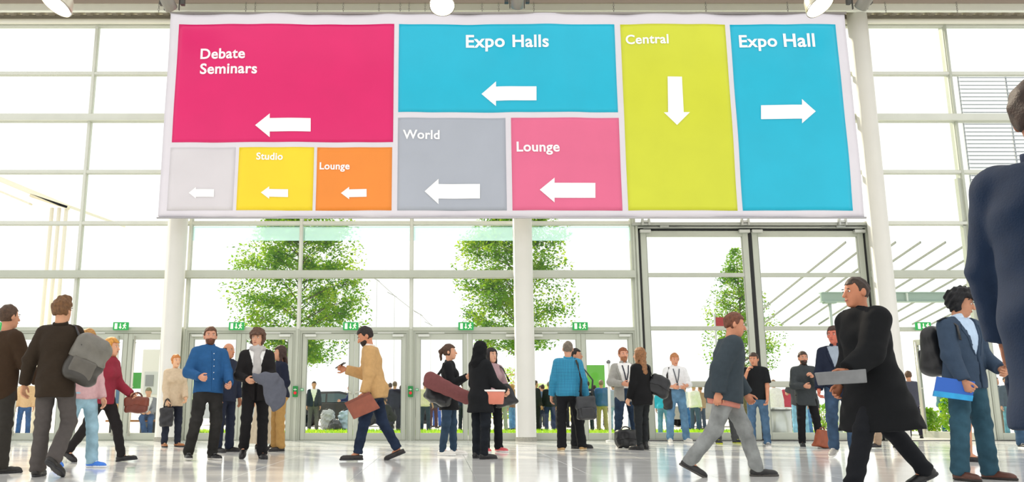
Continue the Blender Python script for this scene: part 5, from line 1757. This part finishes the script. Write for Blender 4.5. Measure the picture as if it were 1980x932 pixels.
# ---- small far things: flag, stalls, red sign, kiosk, bench
def flag(label, px, py, Y, w, h, c, cat='flag'):
    p = W(px, py, Y)
    root = empty('banner_flag' if cat == 'flag' else 'sign_board', (p.x, Y, GZ)); tag(root, label, cat)
    MB().tube([(-w / 2, 0, 0), (-w / 2, 0, p.z - GZ + h / 2 + .1)], .03, 8).build('pole', mat('#c8cac8', .5), root, True)
    MB().box((-w / 2 + .02, -.015, p.z - GZ - h / 2), (w / 2, .015, p.z - GZ + h / 2), bev=.005).build('panel', mat(c, .6, noise=.05), root)
flag('bright green banner flag beyond the checked shirt man', 1149, 746, 40, 1.0, 1.9, '#5fae3a')
flag('red sign board seen through the tall door leaf', 1409, 622, 26, .85, .27, '#a3262c', 'sign')
flag('small green sign outside beside the seated man', 262, 736, 30, .75, .55, '#3f9a3e', 'sign')
def stall(label, px, Y, w, c, c2):
    X = W(px, 790, Y).x
    root = empty('market_stall', (X, Y, GZ)); tag(root, label, 'stall')
    for sx in (-1, 1):
        for sy in (-1, 1):
            MB().tube([(sx * w / 2, sy * 1.0, 0), (sx * w / 2, sy * 1.0, 1.9)], .03, 6).build('pole', mat('#d0d0cc', .5), root)
    MB().add([(-w / 2 - .2, -1.2, 1.85), (w / 2 + .2, -1.2, 1.85), (w / 2 + .2, 1.2, 1.85), (-w / 2 - .2, 1.2, 1.85), (0, 0, 2.5)], [(0, 1, 4), (1, 2, 4), (2, 3, 4), (3, 0, 4), (3, 2, 1, 0)]).build('canopy', mat(c, .7), root)
    MB().box((-w / 2, -1.0, .0), (w / 2, -.95, .9)).build('counter', mat(c2, .6), root)
stall('yellow topped stall far beyond the black jacket man', 1078, 56, 2.6, '#e6d24a', '#f0e8a0')
stall('pale green topped stall far beyond the middle column', 1046, 60, 3.0, '#c6dc8a', '#f3f3ee')
stall('pale grey stall far beyond the ponytailed woman', 852, 62, 3.4, '#e4e4e2', '#efefef')
# kiosk + bench left
X = W(300, 790, 27).x
root = empty('kiosk', (X, 27, GZ)); tag(root, 'white kiosk with dark base behind the seated man', 'kiosk')
MB().box((-.5, 0, 1.05), (1.1, 1.2, 2.6), bev=.02).build('kiosk_body', mat('#e8e6e0', .6), root)
MB().box((-.45, .05, 0), (1.05, 1.15, 1.05)).build('kiosk_base', mat('#4b4c4d', .6), root)
MB().box((-.4, -.02, 1.2), (.9, .0, 1.9), bev=.01).build('hatch', mat('#cfd2d0', .3), root)
MB().box((-.35, -.04, 1.45), (-.1, -.02, 1.8)).build('notice', mat('#8c9092', .5), root)
X = W(275, 800, 23.5)
root = empty('bench', (X.x, 23.5, GZ)); tag(root, 'dark bench with wooden seat under the seated man', 'bench')
MB().box((-.9, -.22, .42), (.55, .22, .47), bev=.01).build('seat', mat('#a8703c', .6, noise=.15), root)
for x in (-.75, .4):
    MB().box((x - .04, -.2, 0), (x + .04, .2, .42)).build('leg', mat('#333436', .5), root)
root2 = empty('cardboard_box', (X.x - .55, 23.5, GZ + .47)); tag(root2, 'tan cardboard box standing on the bench', 'box')
MB().box((-.2, -.15, 0), (.2, .15, .42), bev=.006).build('box_body', mat('#dcb27a', .8), root2)
MB().box((-.2, -.16, .42), (.0, .15, .43), M=None).build('lid_flap', mat('#d2a76e', .8), root2)
# ================================================================== CROWD OUTSIDE
def crowd(label, px, Y, H, face, topc, botc, hair='#3a2a20', kind='short', fem=False, jeans=False, sleeve=1.0, hem=-.12, skin='#cf9a7e', shoe='#2a2725', **k):
    tp = dict(c=topc, name=k.pop('garment', 'jacket'), hem=hem, g=.024, sleeve=sleeve)
    if 'under' in k:
        tp.update(under=k.pop('under'), open=(.02, .3, .15))
    return person(label, px, 0, H, face, tp, dict(c=botc, denim=jeans, taper=.016), dict(c=shoe), dict(kind=kind, c=hair), skin=skin, fem=fem, vox=.026, z=GZ, Y=Y, detail=False, group='people in the crowd outside', **k)
A_ = ((4, 10, 14, 6, 30), (4, 10, 14, 6, 30))
FOLD = ((14, 12, 84, -40, 40), (14, 12, 84, -40, 40))
crowd('man outside in an open navy jacket and grey trousers', 606, 31.5, 1.74, 10, '#2b3648', '#5c5e5f', under='#f4f4f4')
crowd('man outside in a navy jacket and jeans facing the luggage', 677, 34, 1.70, -80, '#26335a', '#3f74ac', jeans=True, arms=((30, 6, 80, 0, 40), (30, 6, 80, 0, 40)))
crowd('man outside in a dark blue suit with folded arms', 744, 32, 1.70, 10, '#2a3a4c', '#28323e', arms=FOLD)
crowd('man outside in a navy suit with his back turned', 763, 31.5, 1.74, 168, '#20243a', '#1e2234', hair='#6b5540', hem=-.18)
crowd('woman outside in a black top beside the navy suit', 777, 32, 1.62, 150, '#17191c', '#1e3034', fem=True, kind='long', sleeve=.35, garment='top')
crowd('crouching man outside in black at the navy suit\'s feet', 758, 30.5, 1.70, -70, '#26282c', '#1f2024', legs=((95, 8, -40, 4, 10), (60, 8, -80, 4, 40)), lean=(30, 0), arms=((40, 6, 70, 0, 40), (40, 6, 70, 0, 40)))
crowd('man outside in a cream vest and dark jeans', 822, 31, 1.74, 160, '#e6dcc4', '#22384e', jeans=True, sleeve=.3, garment='vest', arms=((4, 10, 30, 4, 30), (4, 10, 30, 4, 30)))
crowd('man outside in a dark grey jacket beside the cream vest', 838, 35, 1.66, 20, '#3a3e46', '#4a2c30')
crowd('person outside in blue trousers beside the big shoulder bag', 845, 37, 1.68, -20, '#d8d6dc', '#3a5fb0', hair='#7a5a3a')
crowd('person outside in a navy coat between the two women', 896, 31, 1.72, 150, '#26304a', '#2a3040')
crowd('person outside in a grey hoodie with grey trousers', 971, 30.5, 1.62, 176, '#9a9c9e', '#a3a3a6', fem=True, kind='hood', hair='#8e9092')
crowd('woman outside with long blond hair and light jeans', 990, 32.2, 1.66, -120, '#8a6a58', '#5f93c0', fem=True, kind='long', hair='#b98a4a', jeans=True)
crowd('man outside in dark blue close to the middle column', 1001, 34.5, 1.78, 170, '#2b3b50', '#2b4058')
crowd('man outside in a black suit just past the middle column', 1036, 31, 1.76, 120, '#24282c', '#1d2022', hair='#4a3a30')
crowd('man outside in a slate blue jacket between two dark jackets', 1050, 34, 1.70, 170, '#5a708c', '#26303e')
crowd('grey haired man outside in a black jacket and navy trousers', 1063, 31, 1.72, 176, '#1f262c', '#2c3866', hair='#6e6a66')
crowd('red haired woman outside in a grey top', 1077, 34, 1.60, -160, '#a8a6a8', '#3a3a44', fem=True, kind='bun', hair='#b0552e')
crowd('man outside in a charcoal jacket at the checked shirt\'s elbow', 1084, 32, 1.62, 180, '#3a3e44', '#33363c')
crowd('man outside in a teal shirt and blue jeans', 1150, 32, 1.62, 150, '#3f9ab0', '#2c4f88', jeans=True)
crowd('man outside in a blue jumper and khaki trousers', 1164, 30.6, 1.76, 176, '#3c6699', '#a79a68', hair='#8a7462', garment='jumper')
crowd('man outside in a lilac grey shirt and pale jeans', 1187, 31.5, 1.70, 190, '#a9b2c8', '#8fb0cc', jeans=True)
crowd('man outside in a dark navy coat behind the messenger bag', 1137, 30.4, 1.72, 180, '#273246', '#25303f')
crowd('person outside in a pale top behind the grey blazer', 1222, 34, 1.68, 20, '#b8c0d0', '#7a8aa4')
crowd('person outside in a turquoise shirt and pale teal jeans', 1283, 24, 1.58, 150, '#35b4cc', '#5c93a4', jeans=True, lean=(6, 0), garment='shirt')
crowd('person outside in white behind the white shirt man', 1325, 33, 1.66, 170, '#dfe6ea', '#3f6fa8', jeans=True)
crowd('blond person outside in a white shirt near the silver car', 1343, 31, 1.66, 130, '#ece8e4', '#35506e', hair='#c79a5a', garment='shirt')
crowd('person outside in a tan top near the silver car', 1356, 33, 1.62, -150, '#a58a6c', '#3a4a60', hair='#8a6a44')
crowd('man outside in a charcoal tee and light blue jeans', 1546, 21.6, 1.72, 172, '#3a3b40', '#7fb4d2', jeans=True, sleeve=.42, garment='t_shirt', arms=((30, 16, 140, -10, 40), (4, 10, 20, 4, 30)), head=(0, -18), hair='#9a6a48')
crowd('woman outside in a pink top and black trousers', 1526, 29, 1.66, 160, '#c23a58', '#2a2326', fem=True, sleeve=.5, garment='top', kind='bun')
crowd('man outside in a white shirt behind the steel bin', 1499, 26, 1.62, -30, '#eceae8', '#c8c8c8', garment='shirt', hair='#8a6a50')
crowd('man outside in jeans behind the light blue jeans', 1556, 25, 1.62, 180, '#5b6a7c', '#4a80b4', jeans=True)
crowd('man outside in dark clothes near the green shrub', 1570, 32, 1.60, 150, '#3a3c44', '#33353c')
crowd('man outside in a grey suit walking off through the doorway', 1763, 23.2, 1.76, 168, '#4a4c5c', '#2c2a38', hair='#5a4434', hem=-.18, legs=((6, 3, -2, 2, 0), (-8, 3, -16, 2, 8)))
crowd('red haired companion in dark clothes beside the grey suit outside', 1741, 23.6, 1.74, -30, '#3a3540', '#4a4250', hair='#b5603a', skin='#e0a688')
crowd('person outside in a teal jacket behind the open door', 1822, 28, 1.70, 60, '#4f7c86', '#2f5a78', jeans=True)
crowd('person outside in tan trousers at the far right edge', 1931, 26, 1.70, 10, '#33424e', '#a08f7c')
crowd('person outside in pale jeans at the far right edge', 1952, 25.6, 1.70, -10, '#4a5866', '#5f97aa', jeans=True)
crowd('person outside in jeans behind the dark suited walker', 48, 24.5, 1.66, 20, '#d9b48a', '#33588c', jeans=True)
crowd('person outside in grey blue behind the maroon jumper', 223, 29, 1.66, 150, '#54708e', '#3a5a86', jeans=True)
# seated man on the bench
SM = person('man in a grey suit jacket sitting outside on the bench', 286, 0, 1.70, 12, dict(c='#8a8c94', name='jacket', hem=-.03, g=.022, open=(.02, .3, .12), under='#f0f0f2'), dict(c='#38547e', denim=True), dict(c='#4a3a30'), dict(kind='short', c='#7a7a5c'),
            skin='#d6a284', vox=.02, z=GZ, Y=23.4, detail=False, legs=((82, 6, 4, 0, 0), (88, 2, 18, -16, 0)), arms=((26, 8, 80, -22, 40), (26, 8, 80, -22, 40)), head=(0, 20), lean=(6, 0))
crowd('man outside in a brown jacket beyond the black jacket man', 1073, 37, 1.74, 160, '#5c4636', '#3a4250')
crowd('man outside in a pale blue shirt far behind the column', 1046, 38, 1.76, 10, '#aebfd4', '#2e3748', garment='shirt')
crowd('woman outside in a white top far behind the blue jumper', 1174, 37, 1.66, 0, '#ece8e6', '#39424e', fem=True, kind='long', garment='top')
crowd('man outside in a black coat left of the checked shirt', 1092, 36, 1.72, 20, '#202226', '#23262c')
crowd('man outside in a grey suit between the suits and the post', 786, 36, 1.74, -20, '#5a5e66', '#3c4048')
crowd('man outside in a dark suit just right of the tan jacket', 754, 34, 1.76, 190, '#1e222a', '#1b1f26', hem=-.18)
